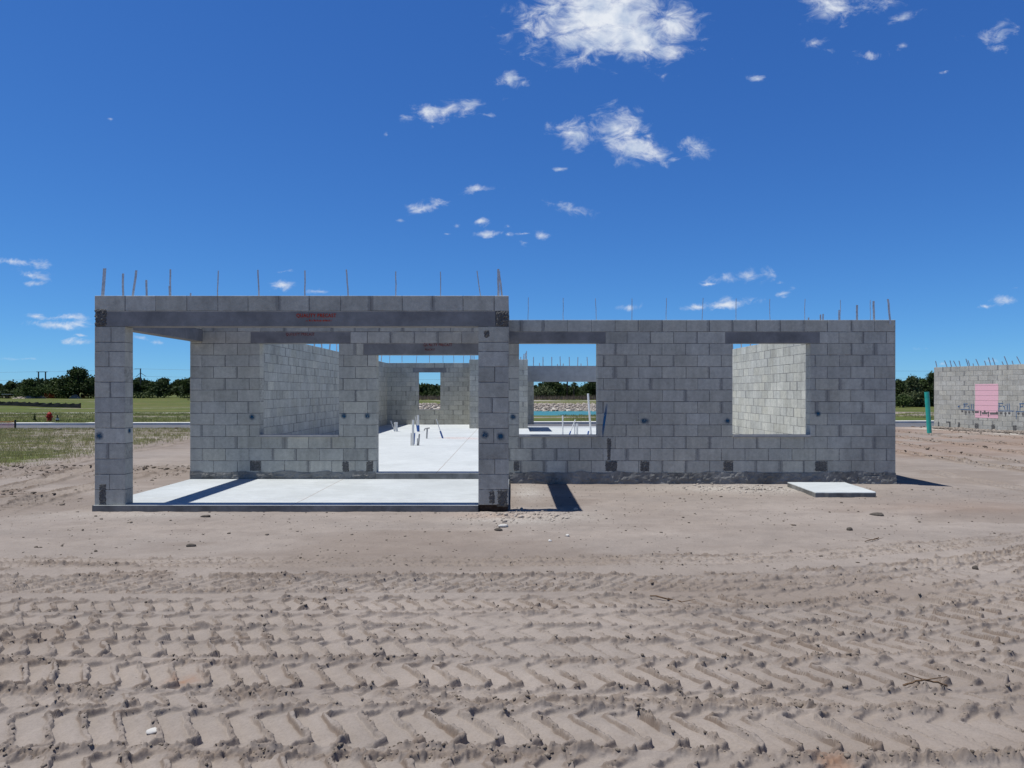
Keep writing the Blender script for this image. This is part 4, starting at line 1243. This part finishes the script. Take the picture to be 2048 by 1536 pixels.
# ------------------------------------------------------------------ teal pipe
b = Vector(((1859-CX)/FPX*26.7, 26.7, -.05)); t = Vector(at(1853.5, 784, 26.7))
o = empty("sewer_pipe", b, "tall leaning teal plastic pipe standing in the sand near the second house", "pipe")
mb = MB(); mb.tube(b-(t-b)*.1, t, .082, .074, n=24); mb.build("shaft", M['teal'], o)
mb = MB(); mb.tube(t-(t-b)*.13, t+(t-b)*.002, .0835, .073, n=24); mb.build("collar", M['teal'], o)

# ------------------------------------------------------------------ hydrant and small marker across the road
hb = at(99, 841, 46.0); gz0 = float(ground_z([hb[0]], [46.0], False)[0])
hc = (hb[0], 46.0, gz0)
o = empty("fire_hydrant", hc, "red fire hydrant on the grass beyond the road", "fire hydrant")
mb = MB(); mb.lathe(hc, [(.20, -.02), (.20, .04), (.13, .05), (.13, .40), (.155, .41), (.155, .45)], 18); mb.build("barrel", M['hydrant'], o)
mb = MB(); mb.lathe((hc[0], hc[1], hc[2]+.45), [(.15, 0), (.15, .03), (.125, .09), (.075, .145), (.04, .16), (.04, .21)], 18); mb.build("bonnet", M['hydrant'], o)
for sx in (-1, 1):
    mb = MB(); mb.bar((hc[0]+sx*.11, hc[1], hc[2]+.32), (hc[0]+sx*.20, hc[1], hc[2]+.32), .062, n=12); mb.bar((hc[0]+sx*.20, hc[1], hc[2]+.32), (hc[0]+sx*.235, hc[1], hc[2]+.32), .03, n=6)
    mb.build("outlet", M['hydrant'], o)
mb = MB(); mb.bar((hc[0], hc[1]-.11, hc[2]+.30), (hc[0], hc[1]-.22, hc[2]+.30), .08, n=12); mb.build("outlet", M['hydrant'], o)
vb = at(114.8, 841, 46.0)
vc = (vb[0], 46.0, gz0)
o = empty("valve_marker", vc, "small dark tapered marker post with a white band right of the hydrant", "marker post")
mb = MB(); mb.lathe(vc, [(.10, -.02), (.10, .16), (.075, .25), (.045, .30), (.035, .42), (.02, .45)], 14); mb.build("post", M['darkpost'], o)
mb = MB(); mb.lathe((vc[0], vc[1], vc[2]+.13), [(.1035, 0), (.1035, .07)], 14); mb.build("band", M['white'], o)

# ------------------------------------------------------------------ fences in the field
rr = random.Random(8)
A, B = (-84.0, 104.0), (-51.2, 83.0)
o = empty("silt_fence", (-60, 90, -.3), "long low black silt fence across the left field", "fence")
mb = MB(); n = 70
for k in range(n+1):
    f = k/n; x = A[0]+(B[0]-A[0])*f; y = A[1]+(B[1]-A[1])*f; g = float(ground_z([x], [y], False)[0])
    sag = .06*math.sin(k*1.9)+rr.uniform(-.05, .05)
    for (z_, dy) in ((g-.05, 0), (g+.28, .02*math.sin(k)), (g+.52+sag, .04*math.sin(k*1.3))): mb.v.append((x, y+dy, z_))
for k in range(n):
    for j in range(2):
        a = k*3+j; mb.f.append((a, a+3, a+4, a+1)); mb.mi.append(0)
mb.build("fabric", M['silt'], o)
for k in range(0, 12):
    f = k/11; x = A[0]+(B[0]-A[0])*f; y = A[1]+(B[1]-A[1])*f; g = float(ground_z([x], [y], False)[0])
    mb = MB(); mb.box(x-.03, x+.03, y+.05, y+.11, g-.1, g+.62); mb.build("post", M['wood'], o)

def mesh_fence(name, label, pts, h, cell, wire, post_r, group=None, dark=True):
    o = empty(name, (*pts[-1], float(ground_z([pts[-1][0]], [pts[-1][1]], False)[0])), label, "barrier fence", group)
    mb = MB()
    for (p, q) in zip(pts[:-1], pts[1:]):
        L = math.dist(p, q); n = int(L/cell)
        for k in range(n+1):
            f = k/n; x, y = p[0]+(q[0]-p[0])*f, p[1]+(q[1]-p[1])*f; g = float(ground_z([x], [y], False)[0])
            sg = h*(1-.06*math.sin(f*math.pi))
            mb.bar((x, y, g+.02), (x, y, g+sg), wire, n=4, cap=False)
        m_ = int(h/cell)
        for j in range(m_+1):
            pv = None
            for k in range(13):
                f = k/12; x, y = p[0]+(q[0]-p[0])*f, p[1]+(q[1]-p[1])*f; g = float(ground_z([x], [y], False)[0])
                pt = (x, y, g+.02+(h-.02)*(1-.06*math.sin(f*math.pi))*j/m_)
                if pv: mb.bar(pv, pt, wire, n=4, cap=False)
                pv = pt
    mb.build("netting", M['orange'], o)
    for p in pts:
        g = float(ground_z([p[0]], [p[1]], False)[0]); mb = MB(); mb.bar((p[0], p[1], g-.1), (p[0], p[1], g+h+.05), post_r, n=8); mb.build("post", M['wood'] if not dark else M['darkpost'], o)
    return o
x1, _, _ = at(30.5, 850, 32.5)
mesh_fence("barrier_fence", "orange netting fence with a dark end post by the near road edge", [(x1-4.4, 32.9), (x1-2.2, 32.7), (x1, 32.5)], .56, .055, .005, .04)
for (xa, xb, h, lab) in ((88, 113, 1.2, "wider orange netting fence at the foot of the far trees"), (163, 177, 1.3, "short orange netting fence right of the wider one before the big tree")):
    mesh_fence("barrier_fence", lab, [((xa-CX)/FPX*180, 180), ((xb-CX)/FPX*180, 180)], h, .22, .035, .05)

# ------------------------------------------------------------------ poles and wires far behind
def upole(px, py, Y, r): 
    x, _, zt = at(px, py, Y); mb = MB(); mb.bar((x, Y, -.3), (x, Y, zt), r*1.2, r, n=8); return mb, x, zt
o = empty("utility_pole", (-128, 195, 0), "two legged wooden power pole frame above the far left trees", "power pole")
mb, xa, za = upole(77, 743, 190, .16); mb.build("pole", M['pole'], o)
mb, xb_, zb_ = upole(91, 743, 190, .16); mb.build("pole", M['pole'], o)
mb = MB(); mb.box(xa-.5, xb_+.5, 189.9, 190.1, za-.18, za-.02); mb.build("crossarm", M['pole'], o)
o = empty("utility_pole", (-101, 190, 0), "single power pole seen through the porch opening with slanting arms", "power pole")
mb, xc, zc = upole(281, 737, 190, .15); mb.build("pole", M['pole'], o)
mb = MB(); mb.bar((xc-1.6, 190, zc-.1), (xc+.2, 190, zc-.1), .06, n=6); mb.bar((xc, 190, zc-1.2), (xc+1.5, 190, zc-2.1), .06, n=6); mb.bar((xc, 190, zc-1.2), (xc-1.2, 190, zc-2.2), .06, n=6); mb.build("crossarm", M['pole'], o)
for i, (za_, zb_2, lab) in enumerate(((za-.05, zc-.1, "upper power line strung between the far poles"), (za-2.2, zc-2.1, "lower power line strung between the far poles"))):
    mb = MB(); pts = [Vector((-330, 200, za_+1)), Vector((xa, 190, za_)), Vector((xc, 190, zb_2)), Vector((60, 196, zb_2+.2)), Vector((220, 200, zb_2+1))]
    for (p, q) in zip(pts[:-1], pts[1:]):
        n = 12; L = (q-p).length; pv = p
        for k in range(1, n+1):
            f = k/n; c = p.lerp(q, f)+Vector((0, 0, -4*f*(1-f)*L*.006)); mb.bar(pv, c, .018, n=4, cap=False); pv = c
    o = mb.build("power_line", M['wire'], loc=(xc, 190, zb_2)); tag(o, lab, "power line")

# ------------------------------------------------------------------ plants
def leaves(centres, radii, n_each, size, seed, tone=(0, 1), flat=.85):
    """leaf clumps: small quads spread in ragged blobs"""
    r = np.random.default_rng(seed); V = []; T = []
    for c, rad, n in zip(centres, radii, n_each):
        d = r.normal(size=(n, 3)); d /= np.linalg.norm(d, axis=1)[:, None]
        q = np.cbrt(r.uniform(.12, 1.0, n)) * (1+.18*r.normal(size=n))
        p = np.asarray(c)+d*q[:, None]*np.asarray(rad)
        s = size*r.uniform(.55, 1.35, n)
        a = r.normal(size=(n, 3)); a[:, 2] *= flat; a /= np.linalg.norm(a, axis=1)[:, None]
        b = np.cross(a, r.normal(size=(n, 3))); b /= np.linalg.norm(b, axis=1)[:, None]
        a *= s[:, None]; b *= (s*.7)[:, None]
        V.append(np.stack([p-a, p-b*.9, p+a, p+b], 1))
        base = r.uniform(*tone); t = np.clip(base*.5 + .5*r.uniform(0, 1, n), 0, 1)
        T.append(np.repeat(t[:, None], 4, 1))
    V = np.concatenate(V).reshape(-1, 3); T = np.concatenate(T).reshape(-1)
    F = np.arange(len(V)).reshape(-1, 4)
    return V, F, np.stack([T, T, T, np.ones_like(T)], -1)

def tree_blobs(x, y, g, h, w, r, k, low=.22):
    cs, rs, ns_ = [], [], []
    for i in range(k):
        th = r.uniform(0, 2*math.pi); q = math.sqrt(r.uniform(0, 1)); zf = r.uniform(low, 1.0)
        env = math.sin(min(1, .25+zf*.85)*math.pi)**.6 if zf > .5 else .9
        c = (x+math.cos(th)*q*w*.42*env, y+math.sin(th)*q*w*.42*env, g+h*(.12+.74*zf))
        s = w*r.uniform(.13, .24)
        cs.append(c); rs.append((s, s, s*.8)); ns_.append(1)
    return cs, rs, ns_

def tree(name, label, x, y, h, w, mat, seed, k=16, n=110, size=.26, group=None, trunk_h=.45, low=.22):
    r = random.Random(seed); g = float(ground_z([x], [y], False)[0])
    o = empty(name, (x, y, g), label, "tree", group)
    mb = MB(); mb.bar((x, y, g-.2), (x+.1, y, g+h*trunk_h), w*.035+.05, w*.022+.03, n=8)
    for i in range(5):
        th = r.uniform(0, 6.28); mb.bar((x+.1, y, g+h*trunk_h*r.uniform(.6, 1)), (x+math.cos(th)*w*.3, y+math.sin(th)*w*.3, g+h*r.uniform(.55, .85)), w*.016+.02, .015, n=6)
    mb.build("trunk", M['bark'], o)
    cs, rs, _ = tree_blobs(x, y, g, h, w, r, k, low)
    V, F, T = leaves(cs, rs, [n]*k, size, seed)
    me = np_mesh("crown", V, F, T); link_mesh("crown", me, M[mat], o)
    return o

def tx(px, Y): return (px-CX)/FPX*Y
tree("oak_tree", "tall broad dark oak rising above the far tree line left of the porch", tx(156, 178), 178, 7.6, 9.5, 'leafdark', 3, k=40, n=260, size=.26)
tree("oak_tree", "lower round tree beside the big oak behind the power pole frame", tx(112, 182), 182, 5.2, 6.5, 'leafmid', 4, k=24, n=200, size=.26)
tree("tree", "bright green leaning tree at the left of the far tree line", tx(58, 176), 176, 4.6, 7.5, 'leafmid', 5, k=24, n=220, size=.24)
tree("tree", "rounded dark tree standing highest in the garage opening", tx(1108, 176), 176, 5.3, 5.8, 'leafdark', 6, k=26, n=220, size=.24)
tree("tree", "pale green low bush tree at the left in the garage opening", tx(1088, 168), 168, 2.6, 6.5, 'leafpale', 7, k=18, n=180, size=.2)
tree("tree", "dark tree at the right end of the garage opening", tx(1190, 174), 174, 5.0, 7.5, 'leafdark', 8, k=26, n=220, size=.24)
tree("tree", "silvery green bushy tree between the house and the second house", tx(1826, 88), 88, 3.9, 3.2, 'leafpale', 9, k=34, n=240, size=.12, low=-.10)
tree("tree", "dark tree touching the corner of the second house", tx(1866, 90), 90, 4.6, 3.4, 'leafdark', 10, k=34, n=240, size=.12, low=-.10)
tree("tree", "low dark tree at the right corner of the front wall", tx(1795, 92), 92, 3.4, 3.4, 'leafdark', 11, k=34, n=230, size=.12, low=-.10)
tree("bush", "bright green low bush at the foot of the right hand trees", tx(1806, 84), 84, 1.5, 2.6, 'leafmid', 12, k=16, n=200, size=.09)
tree("tree", "dark tree behind the teal pipe", tx(1846, 94), 94, 4.1, 3.2, 'leafmid', 14, k=34, n=230, size=.12, low=-.10)

def palm(label, px, Y, h, seed):
    x = tx(px, Y); g = float(ground_z([x], [Y], False)[0]); r = random.Random(seed)
    o = empty("palm_tree", (x, Y, g), label, "palm tree", "palms in the far tree line")
    mb = MB(); mb.bar((x, Y, g-.2), (x+.1, Y, g+h), .2, .16, n=8); mb.build("trunk", M['bark'], o)
    mb = MB()
    for k in range(34):
        th = r.uniform(0, 6.28); el = r.uniform(-.7, 1.2); L = r.uniform(.8, 1.25)
        d = Vector((math.cos(th)*math.cos(el), math.sin(th)*math.cos(el), math.sin(el))); sd = d.cross(Vector((0, 0, 1))).normalized()
        c = Vector((x+.1, Y, g+h)); b = len(mb.v); m_ = c+d*L*.55; e = c+d*L+Vector((0, 0, -.3*L))
        t = r.uniform(.1, 1)
        for p in (c, m_+sd*.22, e, m_-sd*.22): mb.v.append(tuple(p)); mb.t.append((t, t, t, 1))
        mb.f.append((b, b+1, b+2, b+3)); mb.mi.append(0)
    mb.build("crown", M['leafpale'], o)
palm("fan palm with a ragged crown standing among the trees in the garage opening", 1147, 170, 3.4, 1)
palm("taller fan palm poking out of the tree tops in the garage opening", 1134, 176, 5.0, 2)

def woodland():
    r = random.Random(21); cs, rs, ns_ = [], [], []
    def prof(px):                    # tree tops in photo pixels
        P = [(-400, 764), (0, 766), (40, 761), (75, 758), (110, 757), (200, 752), (270, 756), (330, 757), (380, 757), (600, 760), (840, 770), (860, 768), (880, 771), (1066, 774), (1100, 766), (1125, 769), (1150, 773), (1170, 775), (1195, 767), (1400, 765), (1790, 763), (1830, 760), (1900, 758), (2500, 757)]
        return float(np.interp(px, [p[0] for p in P], [p[1] for p in P]))
    V, F, T = [], [], []
    base = 0
    for row, Y in enumerate((186, 194, 203)):
        x = -200
        while x < 200:
            px = x/Y*FPX+CX
            h = 1.58+(HY-prof(px))*Y/FPX
            h *= r.uniform(.84, 1.05)
            w = r.uniform(4.5, 7.5)
            seen = (-60 < px < 400) or (820 < px < 900) or (1050 < px < 1210) or (1780 < px < 1880)
            k, n = (16, 80) if seen else (8, 34)
            c, s, _ = tree_blobs(x, Y+r.uniform(-3, 3), 0, h, w, r, k)
            v, f, t = leaves(c, s, [n]*k, .34 if seen else .6, r.randrange(10**6), tone=(0, r.uniform(.4, 1)))
            V.append(v); F.append(f+base); T.append(t); base += len(v)
            x += w*r.uniform(.45, .7)
    # undergrowth
    for k in range(260):
        x = r.uniform(-190, 190); Y = r.uniform(178, 184)
        v, f, t = leaves([(x, Y, .5)], [(1.6, 1.0, r.uniform(.6, 1.5))], [60], .28, r.randrange(10**6), tone=(.1, .9))
        V.append(v); F.append(f+base); T.append(t); base += len(v)
    me = np_mesh("woodland", np.concatenate(V), np.concatenate(F), np.concatenate(T))
    o = link_mesh("woodland", me, M['leafdark'])
    tag(o, "dark far tree line beyond the fields", "woodland", kind="stuff")
woodland()

def blades(name, X, Y, Z, h, w, mat, label, cat, lean=.35, tone=(0, 1)):
    n = len(X); th = rng.uniform(0, 2*np.pi, n); H = h*rng.uniform(.45, 1.3, n); W = w*rng.uniform(.7, 1.3, n)
    dx, dy = np.cos(th)*W, np.sin(th)*W
    lx, ly = rng.normal(size=n)*lean*H, rng.normal(size=n)*lean*H
    V = np.stack([np.stack([X-dx, Y-dy, Z-.01], -1), np.stack([X+dx, Y+dy, Z-.01], -1), np.stack([X+lx, Y+ly, Z+H], -1)], 1).reshape(-1, 3)
    t = np.repeat(rng.uniform(*tone, n), 3)
    me = np_mesh(name, V, np.arange(3*n).reshape(-1, 3), np.stack([t, t, t, np.ones_like(t)], -1))
    o = link_mesh(name, me, M[mat]); return tag(o, label, cat, kind="stuff")

def clumped(n, x0, x1, y0, y1, dens, per=7, spread=.06):
    x = rng.uniform(x0, x1, n); y = rng.uniform(y0, y1, n); keep = rng.uniform(0, 1, n) < dens(x, y)
    x, y = x[keep], y[keep]
    x = np.repeat(x, per)+rng.normal(size=len(x)*per)*spread; y = np.repeat(y, per)+rng.normal(size=len(y)*per)*spread
    return x, y
def d_left(x, y):
    return np.clip(ground_masks(x, y, np.zeros_like(x))[:, 0]*2.1-.38, 0, 1)
x, y = clumped(26000, -26, -8.5, 12, 34, d_left)
blades("sparse_grass", x, y, ground_z(x, y, False)+.0, .085, .006, 'grass', "sparse grass tufts in the sand left of the house", "grass", tone=(.5, 1))
def d_far(x, y): return ground_masks(x, y, np.zeros_like(x))[:, 0]*.9
x, y = clumped(26000, -62, 62, 42.5, 66, lambda x, y: d_far(x, y)*(np.abs(x) < y*.82)*((x < -14) | (x > 4))*((x < 12) | (x > 30))*(np.abs(y-44.75-.053*x) > .9), 6, .12)
z_ = ground_z(x, y, False)
ok = z_ > -.55
blades("field_grass", x[ok], y[ok], z_[ok], .13, .014, 'grass', "green grass of the field beyond the road", "grass", tone=(.15, .85))
x = rng.uniform(-70, 75, 15000); y = rng.uniform(150, 172, 15000)
blades("dry_reeds", x, y, ground_z(x, y, False), .9, .05, 'reed', "band of dry pinkish brown reeds before the far trees", "reeds", lean=.18)
# tall weeds by the hydrant and in the far field
for (px, py, Y, h, lab) in ((69, 841, 46.5, .5, "single tall dark weed left of the fire hydrant"),):
    xx = tx(px, Y); g = float(ground_z([xx], [Y], False)[0]); r = np.random.default_rng(3)
    V, F, T = leaves([(xx, Y, g+.08), (xx, Y, g+.22), (xx+.02, Y, g+.38)], [(.12, .1, .1), (.07, .07, .12), (.04, .04, .1)], [60, 50, 30], .04, 9, tone=(0, .4))
    o = link_mesh("weed", np_mesh("weed", V, F, T), M['leafdark'], loc=(xx, Y, g)); tag(o, lab, "weed")

# spoil heaps at the foot of the far trees
def heap(label, px, Y, w, h, mat, seed):
    x = tx(px, Y); n = 26; mb = MB(); r = np.random.default_rng(seed)
    gx, gy = np.meshgrid(np.linspace(-1, 1, n), np.linspace(-1, 1, n))
    zz = np.clip(1-np.sqrt(gx**2+gy**2), 0, 1)**.8*(.6+.8*fbm(gx*3+seed, gy*3, 4, seed))*h
    g = float(ground_z([x], [Y], False)[0])
    V = np.stack([x+gx*w, Y+gy*w*.6, g-.05+zz], -1).reshape(-1, 3)
    i = np.arange(n-1)[:, None]*n+np.arange(n-1)[None, :]
    t = np.repeat(r.uniform(.2, .9), len(V))
    o = link_mesh("spoil_heap", np_mesh("spoil_heap", V, np.stack([i, i+1, i+n+1, i+n], -1).reshape(-1, 4), np.stack([t]*4, -1)), M[mat], loc=(x, Y, g))
    tag(o, label, "earth mound", "spoil heaps before the far trees")
heap("pale sandy heap near the left end of the far trees", 45, 176, 2.6, .7, 'rock', 1)
heap("low tan heap below the power pole frame", 60, 175, 1.8, .8, 'rock', 2)
heap("brown earth heap just left of the big oak", 150, 176, 1.7, 1.1, 'rock', 3)
heap("long brown earth heap behind the wider orange netting", 75, 177, 2.4, 1.0, 'clod', 4)
# open shed far left
x = tx(17, 178); o = empty("shed", (x, 178, 0), "tiny open sided shed with a pale flat roof at the far left", "shed")
mb = MB(); mb.box(x-1.2, x+1.2, 177.2, 178.8, .95, 1.06); mb.build("roof", M['kerb'], o)
for sx in (-1.05, 1.05):
    for sy in (-.7, .7):
        mb = MB(); mb.box(x+sx-.06, x+sx+.06, 178+sy-.06, 178+sy+.06, -.1, .95); mb.build("post", M['wood'], o)
mb = MB(); mb.box(x-.6, x+.2, 177.7, 178.2, -.1, .6); mb.build("back_panel", M['wood'], o)

# ------------------------------------------------------------------ stones
def rock_template(seed, sub=1):
    bm = bmesh.new(); bmesh.ops.create_icosphere(bm, subdivisions=sub, radius=1.0)
    r = random.Random(seed); k = [Vector((r.gauss(0, 1), r.gauss(0, 1), r.gauss(0, 1))).normalized() for _ in range(7)]
    for v in bm.verts:
        for q in k:
            d = v.co.dot(q)
            if d > .62: v.co -= q*(d-.62)*.8
        v.co *= 1+r.uniform(-.10, .10)
    V = np.array([v.co[:] for v in bm.verts]); F = np.array([[v.index for v in f.verts] for f in bm.faces]); bm.free()
    return V, F
TPL = [rock_template(i) for i in range(8)]
def scatter(name, X, Y, Z, S, mat, label, cat, squash=.65, tone=(0, 1), kind="stuff"):
    Vs, Fs, Ts = [], [], []; b = 0
    for i in range(len(X)):
        V, F = TPL[int(rng.integers(8))]; th = rng.uniform(0, 6.28); c, s = math.cos(th), math.sin(th)
        sc = S[i]*np.array([rng.uniform(.7, 1.4), rng.uniform(.6, 1.1), squash*rng.uniform(.6, 1.1)]); v = V*sc
        v = np.stack([v[:, 0]*c-v[:, 1]*s+X[i], v[:, 0]*s+v[:, 1]*c+Y[i], v[:, 2]+Z[i]+S[i]*.22], -1)
        Vs.append(v); Fs.append(F+b); b += len(v); Ts.append(np.full(len(v), rng.uniform(*tone)))
    t = np.concatenate(Ts)
    me = np_mesh(name, np.concatenate(Vs), np.concatenate(Fs), np.stack([t, t, t, np.ones_like(t)], -1))
    o = link_mesh(name, me, M[mat]); return tag(o, label, cat, kind=kind)
n = 5200; x = rng.uniform(-22, 36, n); y = 88+rng.uniform(0, 1, n)**.9*16
scatter("riprap", x, y, ground_z(x, y, False), rng.uniform(.10, .34, n), 'rock', "pale riprap stones on the far bank of the pond", "stones", tone=(.1, 1))
# loose crumbs on the foreground sand
n = 48000; x = rng.uniform(-1, 1, n); y = 2.5*(9.0/2.5)**rng.uniform(0, 1, n); x = x*y*.85
_, r_, _ = ground_detail(x, y); keep = rng.uniform(0, 1, n) < np.clip(r_**1.6*1.3-.02, .03, 1)
x, y, r_ = x[keep], y[keep], r_[keep]
scatter("sand_clods", x, y, ground_z(x, y)-.002, np.clip(rng.lognormal(-5.45, .55, len(x)), .0022, .014)*(.6+.7*r_), 'clod', "loose crumbs of sand along the wheel tracks", "clods", tone=(0, .75))
n = 6500; x = rng.uniform(-7, 9, n); y = rng.uniform(6.0, 12.0, n); keep = footprint(x, y) < .01; x, y = x[keep], y[keep]
scatter("pebbles", x, y, ground_z(x, y)-.002, np.clip(rng.lognormal(-5.2, .55, len(x)), .003, .030), 'clod', "small pebbles scattered on the smooth sand before the house", "pebbles", tone=(0, .6))
n = 700; x = np.concatenate([rng.normal(.15, .38, n//2), rng.normal(3.9, .6, n//2)]); y = np.concatenate([rng.normal(8.95, .28, n//2), rng.normal(11.5, .28, n//2)])
keep = footprint(x, y) < .01; x, y = x[keep], y[keep]; keep = ~((x > 4.5) & (x < 5.6) & (y > 10.45)) & (y < 12.0) & ~((x < .02) & (y > 9.2)); x, y = x[keep], y[keep]
scatter("concrete_crumbs", x, y, ground_z(x, y)-.002, np.clip(rng.lognormal(-4.5, .6, len(x)), .004, .045), 'rock', "pale broken concrete crumbs by the porch corner and the pad", "rubble", tone=(.3, 1))
n = 7000; s = rng.uniform(0, 13, n); t = .05+np.abs(rng.normal(0, .45, n)); t = np.where(s < 1.5, t*.4, t); x = NB0.x+ND.x*s+NN.x*t; y = NB0.y+ND.y*s+NN.y*t
scatter("gravel_bank", x, y, ground_z(x, y, False)+.05*np.exp(-t), np.clip(rng.lognormal(-3.5, .5, n), .012, .075), 'rock', "gravel heaped along the foot of the second house", "gravel", tone=(.0, .55))
n = 2600; x = rng.uniform(-11, -6.2, n); y = rng.uniform(9.6, 15, n); keep = rng.uniform(0, 1, n) < .06+sstep(.38, .58, fbm(x*.5, y*.5, 3, 15)); x, y = x[keep], y[keep]
scatter("churned_clods", x, y, ground_z(x, y)-.004, np.clip(rng.lognormal(-4.2, .6, len(x)), .006, .06), 'clod', "dark clods of churned sand left of the porch", "clods", squash=.5, tone=(0, .6))
k_ = rng.integers(0, 5, 3200); x = np.array([10.7, 11.7, 13.4, 15.3, 16.6])[k_]+rng.normal(size=3200)*.14; y = rng.uniform(11.5, 29, 3200)
x += np.array([0, .03, .02, 0, .05])[k_]*(y-12)+(fbm(y*.3, np.zeros_like(y)+k_*3., 2, 7)-.5)*.5
scatter("rut_clods", x, y, ground_z(x, y)-.004, np.clip(rng.lognormal(-4.1, .55, len(x)), .006, .06), 'clod', "clods along the wheel ruts right of the house", "clods", squash=.5, tone=(0, .6))
n = 500; x = rng.uniform(-24, 24, n); y = rng.uniform(30, 34, n)+.05*x
scatter("edge_clods", x, y, ground_z(x, y, False), np.clip(rng.lognormal(-3.3, .6, n), .015, .14), 'clod', "earth clods along the near edge of the road", "clods", tone=(0, .6))

def stone(px, py, r, mat, label, cat="stone", squash=.6, stretch=1.0, sub=2, seed=0, turn=0.0):
    Y = FPX*EYE/(py-HY); x = (px-CX)/FPX*Y; g = float(ground_z([x], [Y])[0])
    V, F = rock_template(100+seed, sub); V = V*np.array([r*stretch, r, r*squash])
    c, s = math.cos(turn), math.sin(turn)
    V = np.stack([V[:, 0]*c-V[:, 1]*s, V[:, 0]*s+V[:, 1]*c, V[:, 2]], -1)+np.array([x, Y, g+r*squash*.45])
    o = link_mesh("stone", np_mesh("stone", V, F), M[mat], loc=(x, Y, g)); tag(o, label, cat)
stone(383, 1092, .034, 'darkstone', "dark elongated stone lying alone on the smooth sand before the porch", stretch=1.5, squash=.7, seed=1, turn=.3)
stone(503, 1021, .05, 'greystone', "grey pointed concrete lump leaning on the porch slab edge", stretch=1.0, squash=1.0, seed=2)
stone(412, 1034, .05, 'darkstone', "flat dark chip lying just before the porch slab edge", stretch=1.7, squash=.35, seed=3)
stone(1135, 1071, .028, 'palestone', "pale rounded stone alone on the sand right of the porch", squash=.7, seed=4)
stone(1100, 1081, .022, 'palestone', "small pale stone left of the larger pale stone", squash=.7, seed=5)
stone(1755, 1031, .07, 'darkstone', "dark flat clump on the sand in front of the concrete pad", stretch=1.5, squash=.4, seed=6)
stone(1007, 1053, .05, 'palestone', "white topped broken block chip below the right porch column", stretch=1.3, squash=.5, seed=7)
stone(998, 1060, .045, 'darkstone', "dark broken chip beside the white topped one below the column", stretch=1.3, squash=.5, seed=8)
stone(1699, 1061, .035, 'darkstone', "small dark clod on the right hand sand", squash=.8, seed=9)
stone(1951, 1133, .03, 'darkstone', "round dark clod near the right edge of the tracks", squash=.9, seed=10)
stone(305, 1464, .026, 'palestone', "whitish stone pressed into the nearest left wheel track", stretch=1.2, squash=.5, seed=11)
stone(1440, 1392, .018, 'darkstone', "small dark clod between the nearest right wheel tracks", squash=.8, seed=12)

def stick(label, pts, r, seed):
    P = []
    for (px, py) in pts:
        Y = FPX*EYE/(py-HY); x = (px-CX)/FPX*Y; P.append(Vector((x, Y, float(ground_z([x], [Y])[0])+.012)))
    mb = MB(); rr_ = random.Random(seed)
    for (p, q) in zip(P[:-1], P[1:]):
        n = 5; pv = p
        for k in range(1, n+1):
            c = p.lerp(q, k/n)+Vector((0, rr_.uniform(-.008, .008), rr_.uniform(0, .008))); mb.bar(pv, c, r*rr_.uniform(.8, 1.1), n=6); pv = c
    d = P[len(P)//2]; mb.bar(d, d+Vector((.10, -.03, .03)), r*.6, r*.3, n=5); mb.bar(d, d+Vector((-.09, .04, .02)), r*.6, r*.3, n=5)
    o = mb.build("stick", M['wood'], loc=P[0]); tag(o, label, "stick")
stick("forked dry twig across the nearest right wheel tracks", [(1806, 1371), (1850, 1376), (1893, 1375)], .006, 1)
stick("straight dark stick at the upper edge of the tracks", [(1300, 1197), (1362, 1204)], .006, 2)
stick("thin twig at the far end of the dark clod ridge on the right", [(1730, 1086), (1745, 1083), (1757, 1079)], .005, 3)
